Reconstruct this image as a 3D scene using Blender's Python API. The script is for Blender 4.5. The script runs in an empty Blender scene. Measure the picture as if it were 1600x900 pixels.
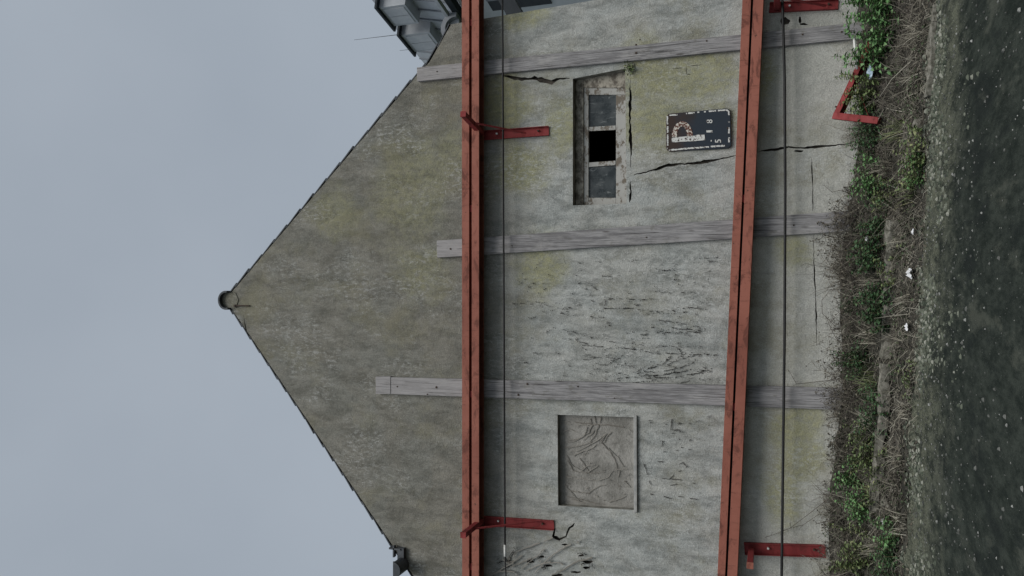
import bpy, math, random
from mathutils import Vector, Matrix, noise as mnoise
from mathutils.geometry import delaunay_2d_cdt

random.seed(7)
SC = bpy.context.scene
COL = SC.collection

# ------------------------------------------------------------------ camera
FPX = 1200.0                      # focal length in pixels of the 1600 px wide photograph
PITCH = math.radians(18.9)
CAM = Vector((0.0, -11.0, 1.5))
Rv = Vector((1, 0, 0)); Uv = Vector((0, -math.sin(PITCH), math.cos(PITCH))); Fv = Vector((0, math.cos(PITCH), math.sin(PITCH)))
cd = bpy.data.cameras.new("camera"); cam = bpy.data.objects.new("camera", cd); COL.objects.link(cam)
cd.sensor_width = 36.0; cd.lens = 36.0 * FPX / 1600.0; cd.clip_end = 1000; cd.clip_start = 0.05
# the photograph was taken with the phone turned: world up points to the left of the picture
m = Matrix((-Uv, Rv, -Fv)).transposed().to_4x4(); m.translation = CAM
cam.matrix_world = m
SC.camera = cam

# ------------------------------------------------------------------ sky, sun, exposure
SUN_EL = math.radians(54); SUN_AZ = math.radians(18)      # azimuth measured from -Y (camera side) towards +X
w = bpy.data.worlds.new("World"); SC.world = w; w.use_nodes = True
nt = w.node_tree; nt.nodes.clear()
sky = nt.nodes.new("ShaderNodeTexSky"); sky.sky_type = 'NISHITA'; sky.sun_disc = False
sky.sun_elevation = SUN_EL; sky.sun_rotation = math.pi - SUN_AZ; sky.air_density = 1.5; sky.dust_density = 4.0
tc = nt.nodes.new("ShaderNodeTexCoord")
nz = nt.nodes.new("ShaderNodeTexNoise"); nz.inputs['Scale'].default_value = 2.2; nz.inputs['Detail'].default_value = 4; nz.inputs['Roughness'].default_value = .5
cr = nt.nodes.new("ShaderNodeValToRGB")
cr.color_ramp.elements[0].position = .32; cr.color_ramp.elements[0].color = (3.3, 3.75, 4.3, 1)
cr.color_ramp.elements[1].position = .70; cr.color_ramp.elements[1].color = (3.85, 4.3, 4.85, 1)
mx = nt.nodes.new("ShaderNodeMix"); mx.data_type = 'RGBA'; mx.inputs[0].default_value = .9
bg = nt.nodes.new("ShaderNodeBackground"); bg.inputs['Strength'].default_value = .0565
ow = nt.nodes.new("ShaderNodeOutputWorld")
L = nt.links.new
L(tc.outputs['Generated'], nz.inputs['Vector']); L(nz.outputs['Fac'], cr.inputs['Fac'])
L(sky.outputs['Color'], mx.inputs[6]); L(cr.outputs['Color'], mx.inputs[7]); L(mx.outputs[2], bg.inputs['Color']); L(bg.outputs[0], ow.inputs[0])

sd = bpy.data.lights.new("sun", 'SUN'); sd.energy = 1.5; sd.angle = math.radians(38); sd.color = (1.0, .97, .93)
so = bpy.data.objects.new("sun", sd); COL.objects.link(so); so.location = (5, -15, 20)
sdir = Vector((math.sin(SUN_AZ) * math.cos(SUN_EL), -math.cos(SUN_AZ) * math.cos(SUN_EL), math.sin(SUN_EL)))
so.rotation_euler = sdir.to_track_quat('Z', 'Y').to_euler()

vs = SC.view_settings
vs.view_transform = 'Standard'; vs.look = 'None'; vs.exposure = 0.85; vs.gamma = 1.0; vs.use_curve_mapping = False
SC.cycles.max_bounces = 6; SC.cycles.use_denoising = True

# ------------------------------------------------------------------ helpers
def px(x, y, Y=0.0):
    """point of the photograph (1600x900) on the vertical plane at depth Y"""
    r = Fv + Rv * ((450 - y) / FPX) + Uv * ((800 - x) / FPX)
    return CAM + r * ((Y - CAM.y) / r.y)

SLOPE = -0.042
def fbm(x, y, z=0., o=4):
    return mnoise.fractal(Vector((x, y, z)), 1.0, 2.0, o)
PROFILE = [(0.6, .68), (0, .66), (-.35, .52), (-.7, .33), (-.82, .25), (-1.08, .14), (-1.45, .07), (-1.9, .0), (-2.3, -.03), (-60, -.03)]
def terrain(x, y, rough=True):
    z = SLOPE * x
    if y >= PROFILE[0][0]: z += PROFILE[0][1]
    else:
        for (a, ha), (b, hb) in zip(PROFILE, PROFILE[1:]):
            if b <= y <= a:
                t = (a - y) / (a - b); z += ha + (hb - ha) * t; break
    if y < .6: z -= .075 * max(0., min(1., (x - .3) / 1.2)) * max(0., min(1., (y + 1.6) / .8)) - .035 * math.sin(x * 1.9 + 1) * max(0., min(1., (y + 1.4) / .6))
    if rough and -2.2 < y < .5:
        k = min(1, (y + 2.2) / .5)
        z += k * (.05 * fbm(x * 2.1, y * 2.1, 3.) + .02 * fbm(x * 9, y * 9, 7.))
    return z
def gpx(x, y, off=0.):
    """point of the photograph on the ground"""
    r = Fv + Rv * ((450 - y) / FPX) + Uv * ((800 - x) / FPX)
    t = 3.0
    while t < 40:
        p = CAM + r * t
        if p.y > -.06: p = px(x, y, -.06); p.z = terrain(p.x, -.06); return p
        if p.z <= terrain(p.x, p.y) + off: p.z = terrain(p.x, p.y); return p
        t += .02
    return p

class MB:
    def __init__(s): s.v = []; s.f = []; s.smooth = False
    def add(s, vs, fs):
        o = len(s.v); s.v += [tuple(p) for p in vs]; s.f += [tuple(i + o for i in f) for f in fs]
    def hexa(s, a, b):
        """a, b: two quads of 4 points (front and back), same winding"""
        s.add(list(a) + list(b), [(0, 1, 2, 3), (7, 6, 5, 4), (1, 0, 4, 5), (2, 1, 5, 6), (3, 2, 6, 7), (0, 3, 7, 4)])
    def box(s, x0, x1, y0, y1, z0, z1, M=None):
        a = [Vector(p) for p in ((x0, y0, z0), (x1, y0, z0), (x1, y0, z1), (x0, y0, z1))]
        b = [Vector(p) for p in ((x0, y1, z0), (x1, y1, z0), (x1, y1, z1), (x0, y1, z1))]
        if M: a = [M @ p for p in a]; b = [M @ p for p in b]
        s.hexa(a, b)
    def prism(s, pts, off):
        """extrude a closed outline by vector off"""
        n = len(pts); off = Vector(off)
        a = [Vector(p) for p in pts]; b = [p + off for p in a]
        s.add(a + b, [tuple(range(n)), tuple(range(2 * n - 1, n - 1, -1))] + [((i + 1) % n, i, i + n, (i + 1) % n + n) for i in range(n)])
    def tube(s, pts, r0, r1=None, n=5, cap=True):
        if r1 is None: r1 = r0
        pts = [Vector(p) for p in pts]; m_ = len(pts); rings = []
        up = Vector((.13, .31, .94))
        for i, p in enumerate(pts):
            d = (pts[min(i + 1, m_ - 1)] - pts[max(i - 1, 0)])
            if d.length < 1e-9: d = Vector((0, 0, 1))
            d.normalize(); a = d.cross(up)
            if a.length < .05: a = d.cross(Vector((1, 0, 0)))
            a.normalize(); b = d.cross(a); t = i / max(1, m_ - 1); r = r0 + (r1 - r0) * t
            rings.append([p + (a * math.cos(k * 2 * math.pi / n) + b * math.sin(k * 2 * math.pi / n)) * r for k in range(n)])
        vs_ = [q for R in rings for q in R]; fs = []
        for i in range(m_ - 1):
            for k in range(n):
                fs.append((i * n + k, i * n + (k + 1) % n, (i + 1) * n + (k + 1) % n, (i + 1) * n + k))
        if cap: fs += [tuple(range(n - 1, -1, -1)), tuple(range((m_ - 1) * n, m_ * n))]
        s.add(vs_, fs)
    def bar(s, p0, p1, a, b, wa, wb):
        """square bar from p0 to p1, full widths wa along a, wb along b"""
        p0, p1, a, b = Vector(p0), Vector(p1), Vector(a).normalized(), Vector(b).normalized()
        q = lambda p: [p - a * wa / 2 - b * wb / 2, p + a * wa / 2 - b * wb / 2, p + a * wa / 2 + b * wb / 2, p - a * wa / 2 + b * wb / 2]
        s.hexa(q(p0), q(p1))
    def build(s, name, mat, parent=None, bevel=0, smooth=False):
        me = bpy.data.meshes.new(name); me.from_pydata(s.v, [], s.f); me.update()
        if mat: me.materials.append(mat)
        if smooth: me.polygons.foreach_set('use_smooth', [True] * len(me.polygons))
        o = bpy.data.objects.new(name, me); COL.objects.link(o)
        if parent: o.parent = parent
        if bevel:
            b = o.modifiers.new('bevel', 'BEVEL'); b.width = bevel; b.segments = 2; b.limit_method = 'ANGLE'
        return o

def fixn(o):
    import bmesh
    bm = bmesh.new(); bm.from_mesh(o.data); bmesh.ops.recalc_face_normals(bm, faces=bm.faces); bm.to_mesh(o.data); bm.free(); return o
def thing(name, label, cat, loc=(0, 0, 0), group=None):
    o = bpy.data.objects.new(name, None); COL.objects.link(o); o.empty_display_size = .1
    return tag(o, label, cat, group)
def tag(o, label, cat, group=None, kind=None):
    o['label'] = label; o['category'] = cat
    if group: o['group'] = group
    if kind: o['kind'] = kind
    return o
def struct(o):
    o['kind'] = 'structure'; return o

# ------------------------------------------------------------------ materials
class NT:
    def __init__(s, name):
        s.m = bpy.data.materials.new(name); s.m.use_nodes = True; s.t = s.m.node_tree; s.t.nodes.clear()
        s.out = s.t.nodes.new('ShaderNodeOutputMaterial'); s.b = s.t.nodes.new('ShaderNodeBsdfPrincipled')
        s.t.links.new(s.b.outputs[0], s.out.inputs[0]); s.co = None; s.b.inputs['Roughness'].default_value = .85
        s.b.inputs['Specular IOR Level'].default_value = .25
    def _in(s, sock, v):
        if v is None: return
        if hasattr(v, 'is_output'): s.t.links.new(v, sock)
        else:
            try: sock.default_value = v
            except Exception: sock.default_value = (*v, 1)
    def obj(s):
        if not s.co: s.co = s.t.nodes.new('ShaderNodeTexCoord').outputs['Object']
        return s.co
    def map(s, scale=(1, 1, 1), loc=(0, 0, 0), rot=(0, 0, 0), v=None):
        n = s.t.nodes.new('ShaderNodeMapping'); s._in(n.inputs[0], v or s.obj())
        n.inputs['Location'].default_value = loc; n.inputs['Rotation'].default_value = rot; n.inputs['Scale'].default_value = scale
        return n.outputs[0]
    def noise(s, scale, v=None, detail=4, rough=.55, dist=0.):
        n = s.t.nodes.new('ShaderNodeTexNoise'); s._in(n.inputs['Vector'], v or s.obj())
        n.inputs['Scale'].default_value = scale; n.inputs['Detail'].default_value = detail; n.inputs['Roughness'].default_value = rough; n.inputs['Distortion'].default_value = dist
        return n.outputs['Fac']
    def voro(s, scale, v=None, feature='F1', out='Distance'):
        n = s.t.nodes.new('ShaderNodeTexVoronoi'); n.feature = feature; s._in(n.inputs['Vector'], v or s.obj()); n.inputs['Scale'].default_value = scale
        return n.outputs[out]
    def math(s, op, a, b=None, clamp=False):
        n = s.t.nodes.new('ShaderNodeMath'); n.operation = op; n.use_clamp = clamp; s._in(n.inputs[0], a)
        if b is not None: s._in(n.inputs[1], b)
        return n.outputs[0]
    def ss(s, x, a, b, lo=0., hi=1.):
        n = s.t.nodes.new('ShaderNodeMapRange'); n.interpolation_type = 'SMOOTHSTEP'; s._in(n.inputs['Value'], x)
        if a > b: a, b, lo, hi = b, a, hi, lo
        n.inputs['From Min'].default_value = a; n.inputs['From Max'].default_value = b; n.inputs['To Min'].default_value = lo; n.inputs['To Max'].default_value = hi
        return n.outputs[0]
    def mix(s, f, a, b, mode='MIX'):
        n = s.t.nodes.new('ShaderNodeMix'); n.data_type = 'RGBA'; n.blend_type = mode; s._in(n.inputs[0], f); s._in(n.inputs[6], a); s._in(n.inputs[7], b)
        return n.outputs[2]
    def sep(s, v=None):
        n = s.t.nodes.new('ShaderNodeSeparateXYZ'); s._in(n.inputs[0], v or s.obj()); return n.outputs
    def island(s):
        return s.t.nodes.new('ShaderNodeNewGeometry').outputs['Random Per Island']
    def orand(s):
        return s.t.nodes.new('ShaderNodeObjectInfo').outputs['Random']
    def bump(s, h, strength=.4, dist=.01):
        n = s.t.nodes.new('ShaderNodeBump'); n.inputs['Strength'].default_value = strength; n.inputs['Distance'].default_value = dist
        s._in(n.inputs['Height'], h); s.t.links.new(n.outputs[0], s.b.inputs['Normal'])
    def done(s, col, rough=None, metal=None):
        s._in(s.b.inputs['Base Color'], col); s._in(s.b.inputs['Roughness'], rough); s._in(s.b.inputs['Metallic'], metal)
        return s.m

def simple(name, c1, c2, scale=8, rough=.8, bump=.2, bscale=40, stretch=(1, 1, 1)):
    t = NT(name); v = t.map(stretch)
    f = t.ss(t.noise(scale, v, 5, .65), .35, .65)
    t.bump(t.noise(bscale, v, 4), bump, .004)
    return t.done(t.mix(f, c1, c2), rough)

def blob(t, x, y, rx, ry, nz_, amp=.55):
    """soft stain centred on a photo position of the wall; rx along world x, ry along world z (metres)"""
    c = px(x, y); s_ = t.sep(t.map((1 / rx, 0, 1 / ry), (-c.x / rx, 0, -c.z / ry)))
    d = t.math('SQRT', t.math('ADD', t.math('MULTIPLY', s_[0], s_[0]), t.math('MULTIPLY', s_[2], s_[2])))
    d = t.math('ADD', d, t.math('MULTIPLY', t.math('SUBTRACT', nz_, .5), amp * 3))
    return t.ss(d, 1.1, .35)

def make_wall():
    t = NT('cement_render')
    warp = t.noise(1.3, None, 3)
    big = t.noise(.75, None, 4, .6)
    vst = t.map((1.7, 1, .62))
    mid = t.noise(2.6, vst, 9, .76, .2)
    fine = t.noise(11, t.map((1, 1, .8)), 7, .78)
    micro = t.noise(60, None, 4, .75)
    z = t.sep()[2]
    # cooler, paler render between the two walers, warmer grime up in the gable, pale plinth below
    zg = t.math('ADD', z, t.math('MULTIPLY', t.math('SUBTRACT', mid, .5), 1.6))
    gable = t.ss(zg, 4.6, 6.3)
    cool = t.mix(t.ss(mid, .34, .64), (.222, .23, .215), (.435, .443, .418))
    warm = t.mix(t.ss(mid, .34, .64), (.128, .125, .105), (.235, .228, .196))
    col = t.mix(gable, cool, warm)
    hue = t.ss(t.noise(1.35, t.map((1, 1, .8), (21, 0, 4)), 7, .7, .5), .42, .6)
    col = t.mix(t.math('MULTIPLY', hue, .5), col, t.mix(1.0, col, (.93, .99, 1.04), 'MULTIPLY'))
    low = t.ss(t.math('ADD', z, t.math('MULTIPLY', t.math('SUBTRACT', big, .5), .5)), 2.15, 1.75)
    pale = t.mix(t.ss(fine, .35, .7), (.42, .422, .385), (.53, .53, .483))
    col = t.mix(t.math('MULTIPLY', low, .8), col, pale)
    # warm olive weather film in broad fields
    olive = t.ss(t.noise(.9, t.map((1, 1, .8), (3.1, 0, 1.7)), 8, .7), .48, .66)
    col = t.mix(t.math('MULTIPLY', olive, .55), col, (.225, .212, .14))
    # lichen
    nl = t.noise(2.6, t.map((1, 1, .8), (7, 0, 2)), 6, .7)
    lich = None
    for a in ((665, 268, .85, .55), (815, 262, .5, .62), (1075, 125, .5, 1.0), (1245, 700, .75, .42), (1185, 120, .4, .3), (660, 425, .5, .6), (640, 300, 1.1, .8), (790, 170, .7, .5), (1010, 190, .5, .6), (1000, 110, .6, .45), (1120, 190, .4, .45), (700, 240, .6, .4), (520, 330, .5, .6), (1262, 655, .5, .3),
              (845, 415, .55, .5), (1240, 390, .35, .28), (880, 200, .5, .4), (1100, 105, .35, .55), (1225, 780, .5, .35), (820, 20, .3, .5)):
        b_ = blob(t, *a, nl); lich = b_ if lich is None else t.math('MAXIMUM', lich, b_)
    lich = t.math('MULTIPLY', lich, t.ss(fine, .3, .62, .35, 1))
    col = t.mix(t.math('MULTIPLY', lich, t.ss(z, 5.3, 6.3, .74, .42)), col, t.mix(t.ss(fine, .35, .65), (.20, .20, .088), (.345, .338, .175)))
    # paler scuffed patches of old limewash, with speckled edges
    pm = t.ss(t.noise(1.3, t.map((1, 1, .6), (11, 0, 5)), 6, .65), .44, .62)
    sp = t.ss(t.noise(17, t.map((1.2, 1, .55)), 8, .82, .5), .50, .58)
    col = t.mix(t.math('MULTIPLY', t.math('MULTIPLY', pm, sp), .64), col, t.mix(gable, (.52, .535, .515), (.40, .405, .385)))
    sp2 = t.ss(t.noise(24, t.map((1.0, 1, .55), (5, 0, 0)), 5, .75), .62, .72)
    col = t.mix(t.math('MULTIPLY', sp2, .5), col, (.53, .54, .52))
    # darker runs of dirt
    run = t.ss(t.noise(2.4, t.map((2.6, 1, .22), (1, 0, 9)), 5, .6), .56, .76)
    col = t.mix(t.math('MULTIPLY', run, .30), col, (.13, .136, .128), 'MIX')
    dk = t.ss(t.noise(5.5, t.map((1.2, 1, .6), (2, 0, 3)), 6, .7), .60, .74)
    col = t.mix(t.math('MULTIPLY', dk, .42), col, (.115, .117, .106))
    mott = t.ss(micro, .28, .72, .74, 1.24)
    mm = t.t.nodes.new('ShaderNodeCombineXYZ')
    for i in range(3): s_ = mm.inputs[i]; t.t.links.new(mott, s_)
    col = t.mix(1.0, col, mm.outputs[0], 'MULTIPLY')
    pits = t.ss(t.voro(9.5), .0, .045, 1, 0)
    pits = t.math('MULTIPLY', pits, t.ss(t.noise(1.7, t.map(loc=(4, 0, 8))), .5, .6))
    col = t.mix(t.math('MULTIPLY', pits, .8), col, (.05, .05, .048))
    h = t.math('ADD', t.math('MULTIPLY', fine, 1.0), t.math('ADD', t.math('MULTIPLY', micro, .35), t.math('MULTIPLY', mid, 1.6)))
    h = t.math('SUBTRACT', h, t.math('MULTIPLY', pits, .6))
    t.bump(h, .75, .03)
    return t.done(col, .93)

def make_wood():
    t = NT('weathered_plank_wood')
    g = t.noise(3.0, t.map((30, 4, .9)), 7, .7, .35)
    g2 = t.noise(2.2, t.map((5, 1, .6), (2, 0, 7)), 6, .7)
    col = t.mix(t.ss(g, .34, .64), (.17, .168, .172), (.345, .34, .342))
    col = t.mix(t.math('MULTIPLY', t.ss(g2, .45, .62), .6), col, (.12, .117, .12))
    lt = t.ss(t.noise(1.6, t.map((2, 1, .8), (8, 0, 3)), 6, .7), .52, .66)
    col = t.mix(t.math('MULTIPLY', lt, .45), col, (.42, .41, .395))
    knot = t.ss(t.voro(1.0, t.map((7, 1, 1.6), (1.3, 0, .4))), .05, .13, 1, 0)
    col = t.mix(t.math('MULTIPLY', knot, .7), col, (.06, .052, .046))
    crack = t.ss(t.noise(2.0, t.map((44, 4, .6), (9, 0, 1)), 3), .62, .67)
    col = t.mix(t.math('MULTIPLY', crack, .85), col, (.045, .043, .042))
    grime = t.ss(t.noise(6, t.map((1.4, 1, .7), (4, 0, 2)), 7, .75), .55, .66)
    col = t.mix(t.math('MULTIPLY', grime, .5), col, (.13, .125, .105))
    z = t.sep()[2]
    col = t.mix(t.math('MULTIPLY', t.ss(z, 5.5, 6.1), .5), col, (.36, .345, .34))
    t.bump(t.math('ADD', g, t.math('MULTIPLY', crack, -1.2)), .7, .012)
    return t.done(col, .9)

def make_steel(name, c1, c2, rust, fac=.5, shine=.5):
    t = NT(name)
    n1 = t.noise(.8, None, 6, .65); n2 = t.noise(18, None, 6, .75); n3 = t.noise(3.2, t.map((1, 1, 2)), 8, .76, .6); n4 = t.noise(5, t.map((6, 1, .8), (3, 0, 1)), 5, .7)
    col = t.mix(t.ss(n1, .38, .62), c1, c2)
    col = t.mix(t.math('MULTIPLY', t.ss(n3, .50, .62), fac), col, rust)
    col = t.mix(t.math('MULTIPLY', t.ss(n4, .56, .70), .45), col, tuple(a * .55 for a in rust))
    chip = t.ss(t.noise(9, t.map(loc=(5, 2, 8)), 7, .8), .63, .67)
    col = t.mix(t.math('MULTIPLY', chip, .8), col, (.062, .036, .026))
    col = t.mix(t.math('MULTIPLY', t.ss(n2, .58, .72), .4), col, tuple(min(1, a * 1.2 + .035) for a in c1))
    t.bump(t.math('SUBTRACT', n2, chip), .3, .004)
    return t.done(col, t.ss(n3, .3, .7, shine, .85))

def make_leaf(name, c1, c2, c3):
    t = NT(name); i = t.island(); col = t.mix(t.ss(i, 0, .6), c1, c2); col = t.mix(t.ss(i, .8, 1.0), col, c3)
    f = t.noise(30, None, 3); col = t.mix(t.ss(f, .4, .7, 0, .3), col, tuple(a * .55 for a in c1))
    t.b.inputs['Specular IOR Level'].default_value = .3
    return t.done(col, .55)
def make_straw(name, c1, c2, c3):
    t = NT(name); i = t.island(); col = t.mix(t.ss(i, .1, .6), c1, c2); col = t.mix(t.ss(i, .75, 1.), col, c3)
    return t.done(col, .85)

M = {}
M['wall'] = make_wall()
M['wood'] = make_wood()
M['beam'] = make_steel('red_oxide_waler_paint', (.30, .112, .080), (.235, .082, .058), (.125, .046, .034), .85, .65)
M['bracket'] = make_steel('dark_red_bracket_paint', (.26, .040, .040), (.20, .030, .031), (.10, .022, .02), .6, .55)
M['black'] = simple('black_rubber_sheath', (.012, .012, .013), (.022, .022, .023), 20, .6)
M['rod'] = simple('dark_twisted_steel', (.010, .011, .012), (.026, .026, .026), 60, .6, .6, 80)
M['nail'] = simple('rusty_nail_iron', (.03, .022, .018), (.07, .045, .03), 40, .7)
M['crack'] = simple('raw_masonry_inside', (.10, .09, .075), (.05, .045, .04), 20, .95)
M['panel'] = simple('brown_grey_cement_infill', (.20, .192, .174), (.275, .265, .245), 3.5, .92, .35, 30)
def make_panel():
    t = NT('brown_grey_cement_infill'); a = t.noise(5, t.map((1, 1, .8)), 8, .75); b = t.noise(26, None, 6, .75); c = t.noise(1.8, t.map(loc=(3, 0, 1)), 5)
    col = t.mix(t.ss(a, .36, .62), (.20, .195, .178), (.32, .312, .288))
    col = t.mix(t.math('MULTIPLY', t.ss(c, .5, .64), .4), col, (.15, .147, .13))
    col = t.mix(t.math('MULTIPLY', t.ss(b, .58, .68), .4), col, (.36, .35, .33))
    t.bump(t.math('ADD', t.math('MULTIPLY', a, 1.5), b), .8, .02); return t.done(col, .93)
M['panel'] = make_panel()
M['reveal'] = simple('dirty_reveal_plaster', (.13, .125, .108), (.28, .27, .235), 6, .95, .4)
def make_frame():
    t = NT('peeling_window_paint'); n = t.noise(16, t.map((.6, 1, 1)), 6, .75); n2 = t.noise(3.1)
    f = t.ss(t.math('ADD', n, t.math('MULTIPLY', t.math('SUBTRACT', n2, .5), .5)), .5, .58)
    t.bump(f, -.5, .006)
    return t.done(t.mix(f, (.37, .37, .35), (.15, .13, .105)), .8)
M['frame'] = make_frame()
def make_headwood():
    t = NT('bare_brown_window_wood'); n = t.noise(8, t.map((.8, 1, 1)), 7, .75)
    t.bump(n, .5, .006)
    return t.done(t.mix(t.ss(n, .42, .6), (.12, .106, .088), (.38, .355, .30)), .9)
M['headwood'] = make_headwood()
def make_glass():
    t = NT('grimy_window_glass')
    s1 = t.noise(7, t.map((3, 1, .6), rot=(0, .6, 0)), 5, .7, 1.5); s2 = t.noise(5, None, 5, .7)
    web = t.ss(s1, .58, .66)
    col = t.mix(t.ss(s2, .3, .7), (.014, .02, .022), (.045, .056, .06))
    col = t.mix(t.math('MULTIPLY', web, .55), col, (.25, .27, .27))
    t.b.inputs['Specular IOR Level'].default_value = .5
    return t.done(col, t.ss(s2, .3, .7, .16, .5))
M['glass'] = make_glass()
M['dark'] = simple('painted_room_shade', (.018, .017, .016), (.03, .028, .026), 3)  # near-black colour stands in for the unlit room behind the window
M['tile'] = simple('dark_slate_roof_tile', (.045, .052, .060), (.09, .098, .106), 7, .75)
M['mortar'] = simple('grey_ridge_mortar', (.26, .265, .26), (.36, .36, .345), 12, .95, .5)
M['zinc'] = simple('dark_weathered_zinc', (.045, .052, .06), (.085, .092, .10), 5, .55)
M['signblack'] = None
def make_sign():
    t = NT('weathered_sign_enamel')
    n1 = t.noise(3.5, None, 4); n2 = t.noise(22, None, 6, .75); zz = t.sep()[2]; c = px(1090, 205).z
    rust = t.ss(t.math('ADD', zz, t.math('MULTIPLY', t.math('SUBTRACT', n1, .5), .8)), c, c + .35)
    col = t.mix(rust, (.022, .031, .043), (.040, .026, .021))
    col = t.mix(t.math('MULTIPLY', t.ss(n1, .55, .7), .5), col, (.022, .024, .024))
    col = t.mix(t.math('MULTIPLY', t.ss(n2, .63, .72), .5), col, (.10, .115, .13))
    t.bump(n2, .15, .003)
    return t.done(col, .5)
M['sign'] = make_sign()
def make_print(name, white, rust, thr):
    t = NT(name); n = t.noise(34, None, 5, .7)
    t.bump(n, .3, .003)
    return t.done(t.mix(t.ss(n, thr, thr + .05), white, rust), .7)
M['print'] = make_print('flaking_white_sign_print', (.58, .59, .57), (.06, .045, .04), .545)
M['printrust'] = make_print('rust_eaten_white_sign_print', (.56, .53, .47), (.11, .048, .035), .46)
M['pvc'] = simple('white_plastic_tube', (.66, .66, .64), (.56, .56, .54), 20, .5)
M['paper'] = simple('white_litter_paper', (.70, .71, .72), (.55, .56, .57), 30, .7)
M['blue'] = simple('pale_blue_plastic_film', (.33, .47, .60), (.52, .62, .70), 20, .4)
M['clad'] = simple('pale_grey_metal_cladding', (.34, .365, .39), (.40, .425, .45), 2.5, .55)
M['cladtrim'] = simple('mid_grey_metal_trim', (.15, .165, .185), (.19, .205, .225), 3, .5)
M['cladpane'] = simple('pale_dormer_pane', (.46, .48, .50), (.40, .42, .45), 4, .35)
M['facade'] = simple('pale_blue_grey_facade', (.40, .43, .455), (.45, .475, .50), 2, .8)
M['darkmetal'] = simple('near_black_metal', (.012, .017, .022), (.022, .028, .033), 3, .6)
M['bark'] = simple('grey_branch_bark', (.09, .085, .08), (.15, .14, .13), 20, .95)
M['vine_dark'] = make_straw('dead_ivy_rootlet', (.012, .011, .010), (.028, .025, .022), (.055, .049, .042))
M['vine_pale'] = make_straw('pale_dead_vine', (.22, .205, .18), (.30, .285, .255), (.15, .135, .115))
M['leafA'] = make_leaf('bright_nettle_leaf', (.085, .185, .065), (.13, .26, .10), (.20, .31, .15))
M['leafB'] = make_leaf('dark_bramble_leaf', (.03, .07, .03), (.055, .115, .05), (.10, .165, .075))
M['leafC'] = make_leaf('olive_weed_leaf', (.10, .14, .055), (.15, .20, .085), (.24, .25, .125))
M['leafD'] = make_leaf('ground_ivy_leaf', (.028, .046, .022), (.055, .08, .038), (.115, .14, .075))
M['stem'] = make_straw('green_weed_stem', (.10, .12, .06), (.14, .14, .075), (.16, .12, .07))
M['straw'] = make_straw('dry_grass_straw', (.15, .14, .11), (.27, .255, .205), (.42, .405, .34))
M['twig'] = make_straw('brown_dead_twig', (.058, .05, .043), (.108, .095, .081), (.185, .168, .145))
M['grit'] = make_straw('pale_grit', (.05, .055, .05), (.11, .114, .105), (.27, .275, .26))
M['litter'] = make_straw('fallen_dead_leaf', (.048, .044, .034), (.092, .083, .064), (.19, .175, .142))
def make_soil():
    t = NT('verge_soil'); a = t.noise(3.2, None, 6, .7); b = t.noise(26, None, 5, .75)
    col = t.mix(t.ss(a, .35, .65), (.028, .028, .023), (.06, .058, .047))
    col = t.mix(t.ss(b, .5, .7, 0, .6), col, (.135, .127, .105))
    y = t.sep()[1]
    g = t.ss(t.noise(.35), .4, .6); far = t.ss(y, 1.0, 4.0)
    col = t.mix(far, col, t.mix(g, (.05, .075, .03), (.085, .105, .05)))
    t.bump(t.math('ADD', a, b), .9, .03); return t.done(col, .97)
M['soil'] = make_soil()
def make_road():
    t = NT('mossy_dark_asphalt'); n1 = t.noise(.9, None, 5, .65); n2 = t.noise(9, t.map((1, .4, 1)), 7, .78); agg = t.voro(75); ch = t.noise(55, None, 4, .75)
    y = t.sep()[1]
    col = t.mix(t.ss(n2, .35, .68), (.013, .018, .015), (.040, .048, .040))
    moss = t.ss(t.math('ADD', y, t.math('ADD', t.math('MULTIPLY', t.math('SUBTRACT', n1, .5), 2.6), t.math('MULTIPLY', t.math('SUBTRACT', n2, .5), 1.4))), -3.7, -2.1)
    moss = t.math('MULTIPLY', moss, t.ss(n2, .38, .58, .25, 1))
    col = t.mix(t.math('MULTIPLY', moss, .9), col, t.mix(t.ss(ch, .35, .65), (.052, .06, .040), (.185, .192, .146)))
    spk = t.math('MULTIPLY', t.ss(t.voro(38), .20, .08), t.ss(t.noise(17), .5, .6))
    col = t.mix(t.math('MULTIPLY', spk, .5), col, (.13, .14, .13))
    dk = t.ss(t.noise(1.6, t.map((1, .5, 1), (3, 8, 0)), 7, .7), .5, .62)
    col = t.mix(t.math('MULTIPLY', dk, .7), col, (.011, .015, .0145))
    lp = t.ss(t.noise(2.1, t.map((1, .4, 1), (13, 2, 0)), 7, .72), .54, .66)
    col = t.mix(t.math('MULTIPLY', lp, .55), col, (.085, .092, .074))
    t.bump(t.math('ADD', t.math('MULTIPLY', agg, .7), t.math('ADD', n2, ch)), .8, .012); t.b.inputs['Specular IOR Level'].default_value = .1
    return t.done(col, .95)
M['road'] = make_road()
M['kerb'] = simple('mossy_concrete_kerb', (.075, .074, .058), (.215, .208, .18), 14, .95, .9, 45)

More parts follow.
